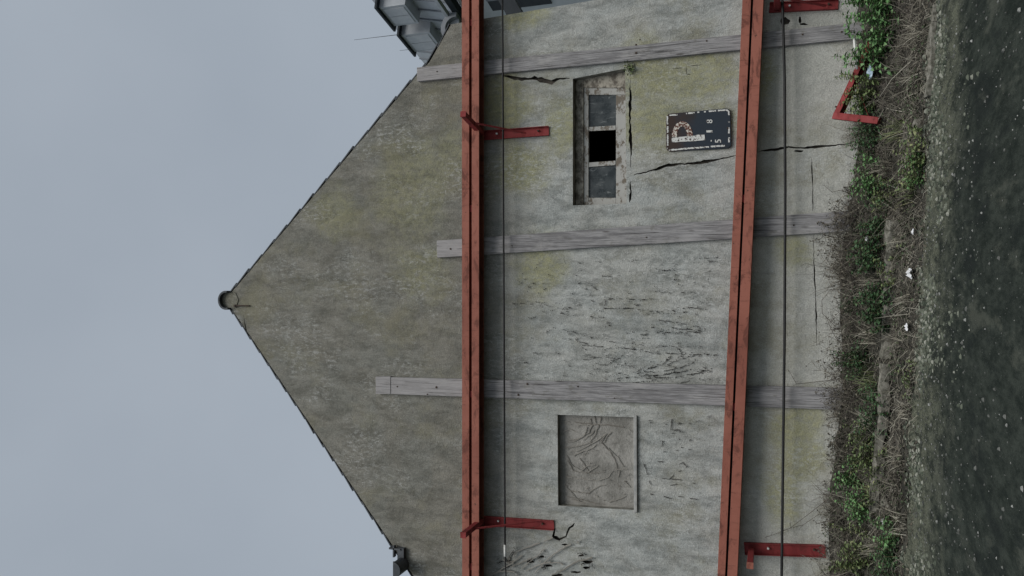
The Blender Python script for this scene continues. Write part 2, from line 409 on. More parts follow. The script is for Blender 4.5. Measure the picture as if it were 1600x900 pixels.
# ------------------------------------------------------------------ ground and road
def axis(segs):
    out = []
    for a, b, n in segs: out += [a + (b - a) * i / n for i in range(n)]
    return out + [segs[-1][1]]
def ground():
    xs = axis([(-160, -20, 10), (-20, -6, 14), (-6, 6, 150), (6, 20, 14), (20, 160, 10)])
    ys = axis([(-60, -12, 8), (-12, -2.4, 8), (-2.4, .6, 56), (.6, 12, 6), (12, 180, 12)])
    b = MB(); b.v = [(x, y, terrain(x, y)) for y in ys for x in xs]; n = len(xs)
    b.f = [(j * n + i, j * n + i + 1, (j + 1) * n + i + 1, (j + 1) * n + i) for j in range(len(ys) - 1) for i in range(n - 1)]
    struct(b.build('ground', M['soil'], smooth=True))
    def edge(x):
        k = max(0., min(1., (x + 4.5) / 9))
        return -1.72 - .12 * k + .10 * fbm(x * .9, 2.) + .045 * fbm(x * 5, 9.)
    xs = axis([(-160, -20, 10), (-20, -7, 10), (-7, 7, 170), (7, 20, 10), (20, 160, 10)])
    b = MB(); rows = 14
    for x in xs:
        e = edge(x)
        for j in range(rows + 1):
            y = e + (-15 - e) * (j / rows) ** 1.6
            z = max(SLOPE * x + .012, terrain(x, y) + .006) if j == 0 else SLOPE * x + .012 + .006 * fbm(x * 1.3, y * 1.3, 5)
            b.v.append((x, y, z))
    q = rows + 1
    b.f = [(i * q + j, i * q + j + 1, (i + 1) * q + j + 1, (i + 1) * q + j) for i in range(len(xs) - 1) for j in range(rows)]
    struct(fixn(b.build('road', M['road'], smooth=True)))
ground()

def kerb(p0, p1, wid, hgt, label, name='kerb_stone', n=24):
    b = MB(); p0, p1 = Vector(p0), Vector(p1); d = (p1 - p0).normalized(); s = d.cross(Vector((0, 0, 1))).normalized()
    for i in range(n + 1):
        p = p0.lerp(p1, i / n); r = lambda a: a * fbm(p.x * 6, p.y * 6, a * 99)
        for dx, dz in ((-.5, -.25), (-.5, 1), (-.3, 1.08), (.3, 1.08), (.5, .95), (.5, -.25)):
            b.v.append(p + s * (dx * wid + .06 * fbm(p.x * 3, dx * 7, 2)) + Vector((0, 0, dz * hgt + .035 * fbm(p.x * 4, dx * 5, 8))))
    for i in range(n):
        for k in range(6): b.f.append((i * 6 + k, i * 6 + (k + 1) % 6, i * 6 + 6 + (k + 1) % 6, i * 6 + 6 + k))
    b.f += [tuple(range(5, -1, -1)), tuple(range(n * 6, n * 6 + 6))]
    return tag(fixn(b.build(name, M['kerb'])), label, 'kerb stone', 'concrete kerb stones in the verge')
def kp(x, y, Y, dz=0.): 
    p = px(x, y, Y); return Vector((p.x, Y, terrain(p.x, Y, False) + dz))
kerb(kp(1395, 560, -.93), kp(1395, 345, -.93), .17, .075, 'mossy concrete kerb stone lying in the middle of the verge')
kerb(kp(1395, 800, -.90), kp(1395, 568, -.93), .19, .075, 'long mossy concrete kerb stone at the left half of the verge')
kerb(kp(1468, 150, -1.80), kp(1468, 10, -1.86), .22, .04, 'pale flat concrete kerb stone at the road edge on the right')

# ------------------------------------------------------------------ the old house
house = thing('old_house', 'old grey cement rendered gable house with stained cracked wall and slate roof', 'house')

OUT = [(352, 468), (652, 117), (671, 97), (705, 38), (757, 29), (930, 0), (1420, -80), (1420, 985), (720, 918), (648, 903)]
outline = [px(*p) for p in OUT]
WIN = [(895, 321), (895, 123), (977, 107), (979, 318)]
BLK = [(872, 790), (871, 648), (992, 652), (993, 797)]

def crack_outline(pts, w0, jag=.5, seed=0):
    """ribbon polygon (photo pixels) round a polyline, irregular width"""
    rnd = random.Random(seed); fine = []
    for (x0, y0, *a), (x1, y1, *b_) in zip(pts, pts[1:]):
        n = max(2, int(math.hypot(x1 - x0, y1 - y0) / 5))
        for i in range(n): t = i / n; fine.append((x0 + (x1 - x0) * t, y0 + (y1 - y0) * t))
    fine.append(pts[-1][:2]); A, B = [], []
    for i, (x, y) in enumerate(fine):
        a = fine[max(0, i - 1)]; b_ = fine[min(len(fine) - 1, i + 1)]; dx, dy = b_[0] - a[0], b_[1] - a[1]; l = math.hypot(dx, dy) or 1
        nx, ny = -dy / l, dx / l; t = i / (len(fine) - 1); wv = w0 * (.18 + .82 * min(1, 5 * t, 5 * (1 - t))) * (.62 + .55 * rnd.random() + .35 * math.sin(i * .55 + seed)); j = rnd.uniform(-jag, jag)
        A.append((x + nx * (wv / 2 + j), y + ny * (wv / 2 + j))); B.append((x + nx * (j - wv / 2), y + ny * (j - wv / 2)))
    return A + B[::-1]
def spot(x, y, rx, ry, seed, n=9):
    rnd = random.Random(seed); return [(x + rx * math.cos(k * 2 * math.pi / n) * rnd.uniform(.5, 1.2), y + ry * math.sin(k * 2 * math.pi / n) * rnd.uniform(.5, 1.2)) for k in range(n)]
CR = [
    crack_outline([(786, 118), (800, 121), (815, 124), (835, 122), (850, 126), (862, 129), (870, 124), (890, 122)], 6.5, .6, 1),
    crack_outline([(990, 273), (1010, 269), (1045, 258), (1070, 256), (1100, 253), (1125, 248), (1152, 243)], 4.0, .7, 2),
    crack_outline([(1170, 240), (1190, 236), (1215, 233), (1232, 230), (1262, 231), (1290, 228), (1332, 224)], 3.2, .6, 3),
    crack_outline([(984, 122), (985, 150), (984, 190), (986, 230), (985, 262)], 3.6, .8, 4),
    crack_outline([(985, 282), (986, 300), (983, 316)], 2.6, .8, 5),
    crack_outline([(1268, 246), (1270, 290), (1270, 330)], 1.6, .5, 6),
    crack_outline([(1271, 366), (1272, 420), (1275, 480), (1276, 540)], 1.8, .6, 7),
    crack_outline([(868, 826), (864, 838), (874, 843), (884, 838), (890, 825), (898, 818)], 5.5, .8, 8),
    crack_outline([(1072, 104), (1073, 116), (1080, 117)], 1.4, .3, 9),
    crack_outline([(1050, 107), (1068, 106)], 1.2, .3, 10), crack_outline([(1078, 103), (1098, 101)], 1.2, .3, 11),
    crack_outline([(380, 492), (386, 522), (405, 542)], 1.1, .3, 12),
    spot(1226, 32, 8, 7, 20), spot(1250, 30, 3, 7, 21), spot(1256, 38, 6, 2, 22),
    spot(907, 868, 5, 2, 23), spot(918, 878, 9, 3.2, 24), spot(916, 887, 7, 2.4, 25), spot(882, 851, 5, 1.6, 26), spot(900, 894, 8, 2, 27),
    spot(846, 870, 7, 2.0, 28), spot(828, 878, 8, 2.2, 29), spot(872, 899, 9, 2.6, 30), spot(858, 884, 10, 2.0, 31),
    spot(1254, 231.5, 1, 1, 40),
]
CR[-1] = spot(1249, 236, 8, 2.2, 41)
def inside(p, poly):
    c = False; n = len(poly); j = n - 1
    for i in range(n):
        a, d = poly[i], poly[j]
        if (a.z > p[1]) != (d.z > p[1]) and p[0] < (d.x - a.x) * (p[1] - a.z) / (d.z - a.z) + a.x: c = not c
        j = i
    return c
def fill_with_holes(loops, Y):
    """constrained Delaunay of the first loop, the other loops left open; faces look towards -Y"""
    vv, ee = [], []
    for l in loops:
        o = len(vv); n = len(l); vv += [Vector((p.x, p.z)) for p in l]; ee += [(o + i, o + (i + 1) % n) for i in range(n)]
    vo, eo, fo, _, _, _ = delaunay_2d_cdt(vv, ee, [], 0, 1e-6)
    b = MB(); b.v = [(v.x, Y, v.y) for v in vo]; b.f = []
    bb = [(min(p.x for p in l), max(p.x for p in l), min(p.z for p in l), max(p.z for p in l)) for l in loops]
    for f in fo:
        c = sum((vo[i] for i in f), Vector((0, 0))) / len(f); hit = False
        for k, l in enumerate(loops):
            x0, x1, z0_, z1 = bb[k]; ins = x0 <= c.x <= x1 and z0_ <= c.y <= z1 and inside(c, l)
            if k == 0 and not ins: hit = True
            if k > 0 and ins: hit = True
            if hit: break
        if hit: continue
        A, B_, C_ = (vo[i] for i in f[:3]); ccw = (B_ - A).cross(C_ - A) > 0
        b.f.append(tuple(f) if ccw else tuple(reversed(f)))
    return b
def front_wall():
    loops = [outline, [px(*p) for p in WIN], [px(*p) for p in BLK]] + [[px(*p) for p in c] for c in CR]
    o = fill_with_holes(loops, 0.).build('front_wall', M['wall'], house)
    # reveals of the openings
    for l, dep, nm in ((loops[1], .285, 'window_reveal'), (loops[2], .12, 'blocked_window_reveal')):
        r = MB(); n = len(l); r.v = [tuple(p) for p in l] + [(p.x, dep, p.z) for p in l]
        r.f = [(i, (i + 1) % n, (i + 1) % n + n, i + n) for i in range(n)]; r.build(nm, M['reveal'], house)
    for l in loops[3:]:
        n = len(l); c = MB()
        c.add(list(l) + [Vector((p.x, .07, p.z)) for p in l], [(i, (i + 1) % n, (i + 1) % n + n, i + n) for i in range(n)])
        c.build('crack', M['crack'], o)
    # masonry behind the render, so that no light falls through the cracks
    fill_with_holes(loops[:3], .075).build('masonry_core', M['crack'], house)
front_wall()
xl0, xl1 = outline[8], outline[7]; xr0, xr1 = outline[4], outline[6]
b = MB(); b.add([outline[9], outline[8], outline[7]] + [p + Vector((0, 8, 0)) for p in (outline[9], outline[8], outline[7])], [(0, 1, 4, 3), (1, 2, 5, 4)]); b.build('side_wall', M['wall'], house)
rs = [outline[i] for i in (3, 4, 5, 6)]
b = MB(); b.add(rs + [p + Vector((0, 8, 0)) for p in rs], [(i, i + 1, i + 5, i + 4) for i in range(3)]); b.build('side_wall', M['wall'], house)
b = MB(); b.v = [tuple(p + Vector((0, 8, 0))) for p in outline]; b.f = [tuple(range(len(outline)))]; b.build('back_wall', M['wall'], house)
z0 = terrain(0, 1) + .05
b = MB(); b.box(-4.6, 4.9, .6, 7.95, z0 + 2.2 - .2, z0 + 2.2 - .1); b.build('upper_floor', M['dark'], house)
b = MB(); b.box(-4.2, 3.6, .08, 7.95, 5.05, 5.12); b.build('light_block_ceiling', M['dark'], house)  # unseen board added to keep roof light away from the missing pane
b = MB(); b.box(.6, .68, .3, 4.2, 2.8, 5.04); b.box(4.0, 4.06, .3, 4.2, 2.8, 5.04); b.box(.68, 4.0, 4.1, 4.18, 2.8, 5.04); b.build('dark_room_liner', M['dark'], house)  # unseen dark walls added so the open pane stays black

# roof: stepped tile courses, the verge tiles one by one
def roof_side(pts, nt_, name):
    roof = MB(); L_ = [px(*p) for p in pts]
    segs = [(a, c, (c - a).length) for a, c in zip(L_, L_[1:])]; tot = sum(s[2] for s in segs)
    def at(s):
        for a, c, l in segs:
            if s <= l: return a.lerp(c, s / l), (c - a).normalized()
            s -= l
        a, c, l = segs[-1]; return a + (c - a).normalized() * (l + s), (c - a).normalized()
    tiles = []
    rnd = random.Random(nt_)
    for i in range(nt_):
        s0, s1 = tot * i / nt_ - .05, tot * (i + 1) / nt_
        p, d = at(max(0, s0)); q, _ = at(s1); n = Vector((-d.z, 0, d.x)); n = n if n.z > 0 else -n
        lift0, lift1 = .001, .024 + rnd.uniform(-.005, .010)
        th = .014 + rnd.uniform(0, .006)
        a0, a1 = p + n * lift0, q + n * lift1
        e = rnd.uniform(-.008, .012); yf = -.006 + rnd.uniform(-.004, .004)
        t_ = MB(); t_.hexa([a0 + Vector((0, yf, 0)), a1 + d * e + Vector((0, yf, 0)), a1 + d * e + n * th + Vector((0, yf, 0)), a0 + n * th + Vector((0, yf, 0))],
                           [a0 + Vector((0, .24, 0)), a1 + d * e + Vector((0, .24, 0)), a1 + d * e + n * th + Vector((0, .24, 0)), a0 + n * th + Vector((0, .24, 0))])
        tiles.append(t_)
        roof.hexa([a0 + Vector((0, .245, 0)), a1 + Vector((0, .245, 0)), a1 + n * th + Vector((0, .245, 0)), a0 + n * th + Vector((0, .245, 0))],
                  [a0 + Vector((0, 8.1, 0)), a1 + Vector((0, 8.1, 0)), a1 + n * th + Vector((0, 8.1, 0)), a0 + n * th + Vector((0, 8.1, 0))])
    R = fixn(roof.build('roof', M['tile'], house))
    for t_ in tiles: fixn(t_.build('roof_tile', M['tile'], R))
    return R
roof_side([(352, 468), (648, 903)], 20, 'l')
roof_side([(352, 468), (652, 117), (671, 97), (705, 38)], 17, 'r')
# ridge tile: a half round cap closed with mortar
def ridge():
    c = px(352, 469); r = .165; th = .032; n = 14; b = MB(); Mt = MB()
    a0, a1 = math.radians(-8), math.radians(196)
    out, inn = [], []
    for i in range(n + 1):
        a = a0 + (a1 - a0) * i / n; out.append((c.x + math.cos(a) * r, c.z - .07 + math.sin(a) * r * .98)); inn.append((c.x + math.cos(a) * (r - th), c.z - .07 + math.sin(a) * (r - th) * .98))
    prof = out + inn[::-1]
    b.prism([(x, -.08, z) for x, z in prof], (0, .4, 0)); R = fixn(b.build('ridge_tile', M['tile'], house))
    Mt.prism([(x, -.010, z) for x, z in inn + [(c.x - .13, c.z - .22), (c.x, c.z - .28), (c.x + .13, c.z - .22)]], (0, .0095, 0)); fixn(Mt.build('mortar', M['wall'], R))
    for k in range(1, 20):
        b2 = R.copy(); COL.objects.link(b2); b2.location.y += .4 * k; b2.location.z += .006 * (k % 2)
ridge()
# iron hook below the ridge
b = MB(); h0, h1 = px(367, 478, -.03), px(389, 478, -.02); b.tube([h0 + Vector((0, .03, 0)), h0, h0.lerp(h1, .5) + Vector((.004, -.004, 0)), h1, h1 + Vector((0, .03, 0))], .013, .012, 6); b.tube([h0 + Vector((0, .02, .0)), h0 + Vector((0, -.018, 0))], .024, .02, 8)
b.build('iron_hook', M['nail'], house)
# gutter stub at the left eave
g0 = px(626, 868, -.02); b = MB(); n = 10; gx, gz = g0.x - .135, g0.z - .02; prof = []
for i in range(n + 1):
    a = math.pi + math.pi * i / n; prof.append((gx + math.cos(a) * .125, gz + math.sin(a) * .115))
for i in range(n + 1):
    a = 2 * math.pi - math.pi * i / n; prof.append((gx + math.cos(a) * .115, gz + math.sin(a) * .105))
b.prism([(x, -.30, z) for x, z in prof], (0, 8.3, 0)); G = fixn(b.build('gutter', M['zinc'], house))
b = MB(); b.prism([(x, -.304, z) for x, z in prof[:n + 1]], (0, .02, 0)); b.box(gx - .12, gx + .13, -.296, -.27, gz - .012, gz + .012)
b.build('gutter_end_cap', M['zinc'], G)
b = MB(); q = px(616, 868, -.06); b.box(q.x - .02, q.x + .16, -.09, -.02, q.z - .012, q.z + .012); b.box(q.x + .10, q.x + .125, -.09, -.02, q.z - .12, q.z + .08); b.box(q.x - .06, q.x + .13, -.07, .0, q.z - .17, q.z - .06); b.build('gutter_bracket', M['zinc'], G)

# the small three-light window
win = bpy.data.objects.new('window', None); COL.objects.link(win); win.parent = house
def pquad(c, Y, dy):
    """slab from photo rectangle corners (x0,y0,x1,y1) at depth Y"""
    x0, y0, x1, y1 = c; a = [px(x0, y1, Y), px(x0, y0, Y), px(x1, y0, Y), px(x1, y1, Y)]
    return a, [p + Vector((0, dy, 0)) for p in a]
def slab(name, c, Y, dy, mat, parent, bevel=.004):
    b = MB(); b.hexa(*pquad(c, Y, dy)); return fixn(b.build(name, M[mat] if isinstance(mat, str) else mat, parent, bevel))
slab('head_casing', (899, 110, 911.5, 330), .13, .16, 'headwood', win)
slab('jamb_casing', (911.8, 112, 982, 137), .135, .15, 'headwood', win)
slab('top_rail', (912, 137.3, 919.5, 326), .15, .06, 'frame', win)
slab('stile', (919.8, 137.5, 982, 148), .152, .06, 'frame', win)
slab('bottom_rail', (962.5, 148.3, 986, 326), .142, .075, 'frame', win)
slab('stile', (919.8, 309, 962.2, 326), .15, .06, 'frame', win)
b = MB(); b.hexa([px(920, 205, .155), px(920, 198.5, .155), px(962, 196, .155), px(962, 203, .155)], [px(920, 205, .20), px(920, 198.5, .20), px(962, 196, .20), px(962, 203, .20)]); fixn(b.build('muntin', M['frame'], win, .004))
b = MB(); b.hexa([px(920, 261, .155), px(920, 254, .155), px(962, 251, .155), px(962, 258, .155)], [px(920, 261, .20), px(920, 254, .20), px(962, 251, .20), px(962, 258, .20)]); fixn(b.build('muntin', M['frame'], win, .004))
slab('pane', (918, 146, 964, 201), .178, .006, 'glass', win, 0)
slab('pane', (918, 257, 964, 311), .178, .006, 'glass', win, 0)

# the walled-up window
blk = bpy.data.objects.new('walled_up_window', None); COL.objects.link(blk); blk.parent = house
slab('infill_panel', (868, 640, 998, 806), .10, .05, 'panel', blk, 0)
b = MB(); b.hexa([px(990.5, 801, -.035), px(990, 649, -.035), px(995, 649, -.035), px(995.5, 801, -.035)], [px(990.5, 801, .13), px(990, 649, .13), px(995, 649, .13), px(995.5, 801, .13)])
fixn(b.build('sill', M['mortar'], blk, .006))

# ------------------------------------------------------------------ timber planks
def plank(corners, label, nails, joint=None):
    t = thing('timber_plank', label, 'plank', group='timber planks behind the steel walers')
    b = MB(); up, dn = corners; n = 14
    front = []
    for i in range(n + 1):
        k = i / n
        a = px(up[0][0] + (up[1][0] - up[0][0]) * k, up[0][1] + (up[1][1] - up[0][1]) * k, -.07)
        c = px(dn[0][0] + (dn[1][0] - dn[0][0]) * k, dn[0][1] + (dn[1][1] - dn[0][1]) * k, -.07)
        wob = .004 * fbm(a.z * 3, a.x, 1.); a = a + Vector((wob, .006 * fbm(a.z * 2, 3., 1.), 0)); c = c + Vector((.004 * fbm(c.z * 3, c.x, 5.), .006 * fbm(c.z * 2, 9., 1.), 0))
        front.append((a, c))
    for i, (a, c) in enumerate(front):
        b.v += [tuple(a), tuple(c), (c.x, -.004, c.z), (a.x, -.004, a.z)]
    for i in range(n):
        o = i * 4
        for k in range(4): b.f.append((o + k, o + (k + 1) % 4, o + 4 + (k + 1) % 4, o + 4 + k))
    b.f += [(3, 2, 1, 0), tuple(n * 4 + k for k in range(4))]
    fixn(b.build('board', M['wood'], t, .006))
    if joint:
        j = MB(); j.hexa(*pquad(joint, -.078, .07)); fixn(j.build('end_block', M['wood'], t, .004))
    for (x, y, r) in nails:
        k = MB(); p = px(x, y, -.066); k.tube([p, p + Vector((0, -.012, 0))], r, r * .8, 8); k.build('nail', M['nail'], t)
    return t
plank((((651, 105.5), (1362, 33)), ((652, 127), (1362, 58))), 'pale grey timber plank nearest the right corner, above the window', [(683, 112, .012), (994, 70, .015), (994, 83, .018), (1104, 64, .013), (1254, 54, .014), (1315, 50, .014), (1000, 62, .01)])
plank((((682, 376), (1345, 328)), ((683, 402.5), (1345, 360))), 'grey timber plank in the middle of the gable beside the P sign', [(704, 389, .016), (800, 384, .01), (1010, 371, .012), (1240, 352, .012)])
plank((((587.5, 589), (1330, 607)), ((588, 615), (1330, 641))), 'left timber plank beside the walled-up window, reaching highest up the gable', [(621, 604, .014), (682, 605, .02), (668, 616, .012), (824, 600, .018), (810, 617, .018), (903, 604, .013), (960, 622, .01)], (587, 588.5, 610, 615.5))

# ------------------------------------------------------------------ steel walers: two channels back to back with a gap
def waler(x_up, x_lo, Yf, dep, label):
    """x_up/x_lo: photo x of upper edge, gap and lower edge at the right (y=0) and left (y=900) frame border"""
    t = thing('steel_waler_beam', label, 'steel beam', group='red double-channel walers across the gable')
    R = [px(x, 0, Yf) for x in x_up]; Lf = [px(x, 900, Yf) for x in x_lo]
    def ext(a, c, X): k = (X - a.x) / (c.x - a.x); return a.lerp(c, k)
    XL, XR = -4.75, 4.75; tf = .011
    P = [(ext(l, r, XL), ext(l, r, XR)) for l, r in zip(Lf, R)]   # 0 top, 1 gap top, 2 gap bottom, 3 bottom
    for (iw, it) in ((1, 0), (2, 3)):                # web edge, flange tip
        b = MB()
        for side in (0, 1):
            y = Yf + (0 if side == 0 else dep - tf)
            (wl, wr), (tl, tr) = P[iw], P[it]
            mk = lambda p, yy: Vector((p.x, yy, p.z))
            b.hexa([mk(wl, y), mk(wr, y), mk(tr, y), mk(tl, y)], [mk(wl, y + tf), mk(wr, y + tf), mk(tr, y + tf), mk(tl, y + tf)])
        s = 1 if it == 0 else -1
        (wl, wr) = P[iw]; a, c = Vector((wl.x, Yf + tf, wl.z)), Vector((wr.x, Yf + tf, wr.z)); h = Vector((0, 0, s * .012)); dv = Vector((0, dep - 2 * tf, 0))
        b.hexa([a, c, c + h, a + h], [a + dv, c + dv, c + h + dv, a + h + dv])
        fixn(b.build('channel', M['beam'], t, .0025))
    b = MB(); (al, ar), (cl, cr_) = P[1], P[2]; ya, yb = Yf + dep - .028, Yf + dep - .014; hz = Vector((0, 0, .0005))
    q4 = lambda yy: [Vector((cl.x, yy, cl.z)) + hz, Vector((cr_.x, yy, cr_.z)) + hz, Vector((ar.x, yy, ar.z)) - hz, Vector((al.x, yy, al.z)) - hz]
    b.hexa(q4(ya), q4(yb)); fixn(b.build('gap_shade_strip', M['darkmetal'], t))  # near-black strip added to put shade into the gap between the channels
    for X in (-4.2, -1.6, 1.2, 4.0):
        k = [ext(l, r, X) for l, r in zip(Lf, R)]
        b = MB(); b.box(X - .05, X + .05, Yf + .03, Yf + dep - .03, k[2].z + .002, k[1].z - .002); b.build('spacer_plate', M['bracket'], t)
    return t
waler((721.5, 733, 737, 748.5), (722, 733, 737, 748.5), -.285, .205, 'upper red steel waler beam crossing the gable at eaves height')
waler((1160, 1173.5, 1177, 1193), (1121, 1133, 1136.5, 1152), -.285, .205, 'lower red steel waler beam sloping across the wall below the sign')

# ------------------------------------------------------------------ brackets that carry the walers
def channel(b, p0, p1, w_, d, out, th=.008):
    """U section from p0 to p1: web against 'back', flanges along 'out'"""
    p0, p1, out = Vector(p0), Vector(p1), Vector(out).normalized(); ax = (p1 - p0).normalized(); s = ax.cross(out).normalized()
    b.bar(p0 + out * th / 2, p1 + out * th / 2, s, out, w_, th)
    for k in (-1, 1):
        b.bar(p0 + s * k * (w_ / 2 - th / 2) + out * (th + (d - th) / 2 + .0004), p1 + s * k * (w_ / 2 - th / 2) + out * (th + (d - th) / 2 + .0004), s, out, th, d - th)
def bracket(top, bot, arm0, arm1, br0, br1, label, width=.135, lit_tip=False):
    t = thing('steel_bracket', label, 'steel bracket', group='red brackets carrying the walers')
    p0, p1 = px(*top, -.008), px(*bot, -.008)
    b = MB(); channel(b, p0, p1, width, .055, (0, -1, 0)); fixn(b.build('wall_channel', M['bracket'], t, .002))
    a0, a1 = arm0, arm1
    ax = (a1 - a0).normalized(); s = ax.cross(Vector((0, 0, 1))).normalized(); u = s.cross(ax)
    b = MB(); b.bar(a0, a1, s, u, .075, .075); fixn(b.build('arm', M['bracket'], t, .004))
    b = MB(); b.bar(a1 + ax * .001, a1 + ax * .013, s, u, .085, .085); b.build('arm_end_plate', M['beam'] if lit_tip else M['bracket'], t)  # paler paint on one arm tip stands in for light falling on it
    if br0 is not None:
        b = MB(); d = (br1 - br0).normalized(); s2 = d.cross(Vector((1, 0, 0))).normalized(); b.bar(br0, br1, Vector((1, 0, 0)), s2, .02, .035); fixn(b.build('brace', M['bracket'], t))
    ax = (p1 - p0)
    for k in (.30, .86):
        p = p0 + ax * k + Vector((.012, -.016, 0)); b = MB(); b.tube([p, p + Vector((0, -.028, 0))], .017, .015, 6); b.build('bolt', M['pvc'] if k < .5 else M['nail'], t)
    return t
def same_z(x, y, Yw, Yt, dx=0.):
    a = px(x, y, Yw); return a, Vector((a.x + dx, Yt, a.z))
a0, a1 = same_z(753, 209, -.064, -.80, .14)
bracket((744, 213), (858, 205), a0, a1, a0.lerp(a1, .55) + Vector((.0, 0, -.05)), px(822, 208, -.072), 'red wall bracket under the upper waler beside the small window', .14)
a0, a1 = same_z(753, 813, -.064, -.80)
bracket((744, 812), (866, 820), a0, a1, a0.lerp(a1, .55) + Vector((.0, 0, -.05)), px(836, 815, -.072), 'red wall bracket under the upper waler beside the walled-up window', .14)
a0, a1 = same_z(1174, 860, -.064, -.66)
bracket((1163, 856), (1290, 860), a0, a1, None, None, 'red wall bracket under the left end of the lower waler', .16, True)
a0, a1 = same_z(1214, 12, -.064, -.80)
bracket((1202, 13), (1310, 8), a0, a1, a0.lerp(a1, .55), px(1290, 9, -.07), 'red wall bracket under the right end of the lower waler', .13)

# spare bracket dumped in the weeds: same parts, tipped over
t = thing('steel_bracket', 'spare red steel bracket dumped in the weeds against the wall foot', 'steel bracket', group='red brackets carrying the walers')
p0, p1 = px(1304.5, 181, -.36), px(1358, 68, -.30)
b = MB(); channel(b, p0, p1, .13, .07, Vector((-.25, -.35, -.75))); fixn(b.build('wall_channel', M['bracket'], t, .002))
q0, q1 = px(1303, 181, -.38), px(1374, 189, -.62)
dq = (q1 - q0).normalized(); b = MB(); b.bar(q0, q1, dq.cross(Vector((0, 1, 0))), dq.cross(Vector((1, 0, 0))), .085, .085); fixn(b.build('arm', M['bracket'], t, .004))
b = MB(); c0, c1 = p0.lerp(p1, .55), q0.lerp(q1, .8); b.bar(c0, c1, (0, 1, 0), (1, 0, .5), .03, .03); fixn(b.build('brace', M['bracket'], t))
b = MB(); e = px(1318, 172, -.38); b.tube([e, e + Vector((.05, -.02, .10))], .012, .012, 6); b.build('bolt', M['nail'], t)

# ------------------------------------------------------------------ cables
def cable(pts, Y, r, mat, name, label, sag=0.):
    P = []
    for (x0, y0), (x1, y1) in zip(pts, pts[1:]):
        n = 10
        for i in range(n): k = i / n; P.append(px(x0 + (x1 - x0) * k, y0 + (y1 - y0) * k, Y))
    P.append(px(*pts[-1], Y)); b = MB(); b.tube(P, r, r, 7)
    return tag(b.build(name, mat, None, smooth=True), label, 'cable')
upper = thing('tension_cable', 'thin black cable stretched below the upper waler', 'cable')
b = MB(); P = [px(785 + 4 * k / 30, -8 + 866 * k / 30, -.16) for k in range(31)]; b.tube(P, .0145, .0145, 7); b.build('cable', M['black'], upper, smooth=True)
b = MB(); b.tube([px(789, 851, -.16), px(789.3, 869, -.16)], .02, .02, 10); b.build('end_sleeve', M['pvc'], upper, smooth=True)
b = MB(); b.tube([px(789.3, 869, -.16), px(790, 885, -.15), px(791, 915, -.15), px(792, 960, -.02)], .0105, .0105, 6); b.build('tail', M['black'], upper, smooth=True)
low = cable([(1222, -20), (1226, 120), (1227, 300), (1226, 520), (1223, 760), (1221, 930)], -.17, .0185, M['rod'], 'tension_cable', 'thick twisted dark cable stretched below the lower waler')

# ------------------------------------------------------------------ parking sign
sign = thing('parking_sign', 'rusty dark parking sign with worn white P and rounded corners', 'sign')
TL, TR, BL, BR = px(1040.5, 237, -.035), px(1040.5, 178, -.035), px(1143, 231.5, -.035), px(1141, 168.5, -.035)
def sg(x, y, d=0.):
    """10x zoom coordinates of the sign (origin 1020,150) to the plate"""
    p = px(1020 + x / 10, 150 + y / 10, -.035); return p + Vector((0, -d, 0))
def rounded(cs, r, n=6):
    out = []
    for i in range(4):
        p = cs[i]; a = (cs[i - 1] - p).normalized(); c = (cs[(i + 1) % 4] - p).normalized(); s, e = p + a * r, p + c * r
        for k in range(n + 1): t_ = k / n; out.append(s * (1 - t_) ** 2 + p * 2 * t_ * (1 - t_) + e * t_ ** 2)
    return out
b = MB(); b.prism(rounded([TL, TR, BR, BL], .075), (0, .03, 0)); fixn(b.build('plate', M['sign'], sign, .006))
def strip(name, pts, wdt, mat, parent=sign, d=.004, prob=1., seed=0, seg=14):
    rnd = random.Random(seed); b = MB(); fine = []
    for (x0, y0), (x1, y1) in zip(pts, pts[1:]):
        n = max(2, int(math.hypot(x1 - x0, y1 - y0) / seg))
        for i in range(n): fine.append((x0 + (x1 - x0) * i / n, y0 + (y1 - y0) * i / n))
    fine.append(pts[-1]); on = True
    for i, ((x0, y0), (x1, y1)) in enumerate(zip(fine, fine[1:])):
        if rnd.random() < .45: on = rnd.random() < prob
        if not on: continue
        l = math.hypot(x1 - x0, y1 - y0); nx, ny = -(y1 - y0) / l, (x1 - x0) / l; wa, wb = wdt * rnd.uniform(.6, 1.1) / 2, wdt * rnd.uniform(.6, 1.1) / 2
        b.add([sg(x0 + nx * wa, y0 + ny * wa, d), sg(x0 - nx * wb, y0 - ny * wb, d), sg(x1 - nx * wb, y1 - ny * wb, d), sg(x1 + nx * wa, y1 + ny * wa, d)], [(0, 1, 2, 3)])
    o = b.build(name, mat, parent); o['kind'] = 'stuff'; return o
strip('border_line', [(262, 303), (400, 290), (580, 268), (800, 247), (1090, 222)], 26, M['print'], prob=.62, seed=3)
strip('border_line', [(1090, 222), (1150, 218), (1185, 240), (1188, 300)], 26, M['print'], prob=.95, seed=4)
strip('border_line', [(1186, 400), (1190, 520), (1190, 600), (1190, 725)], 26, M['print'], prob=.6, seed=15)
strip('border_line', [(228, 315), (232, 560), (235, 832)], 27, M['print'], prob=.85, seed=6)
strip('border_line', [(250, 848), (480, 826), (720, 808), (920, 790), (1125, 776)], 28, M['print'], prob=.88, seed=7)
b = MB(); st = [(295, 655), (420, 640), (640, 622), (700, 606), (808, 603), (818, 690), (640, 706), (420, 716), (298, 730)]
b.add([sg(x, y, .005) for x, y in st], [tuple(range(len(st)))]); b.build('letter_p_stem', M['print'], sign)
ring = []; n = 20
for i in range(n + 1):
    a = math.pi * i / n; ring.append(((462 - 165 * math.cos(a), 640 - 245 * math.sin(a)), (457 - 80 * math.cos(a), 640 - 165 * math.sin(a))))
b = MB()
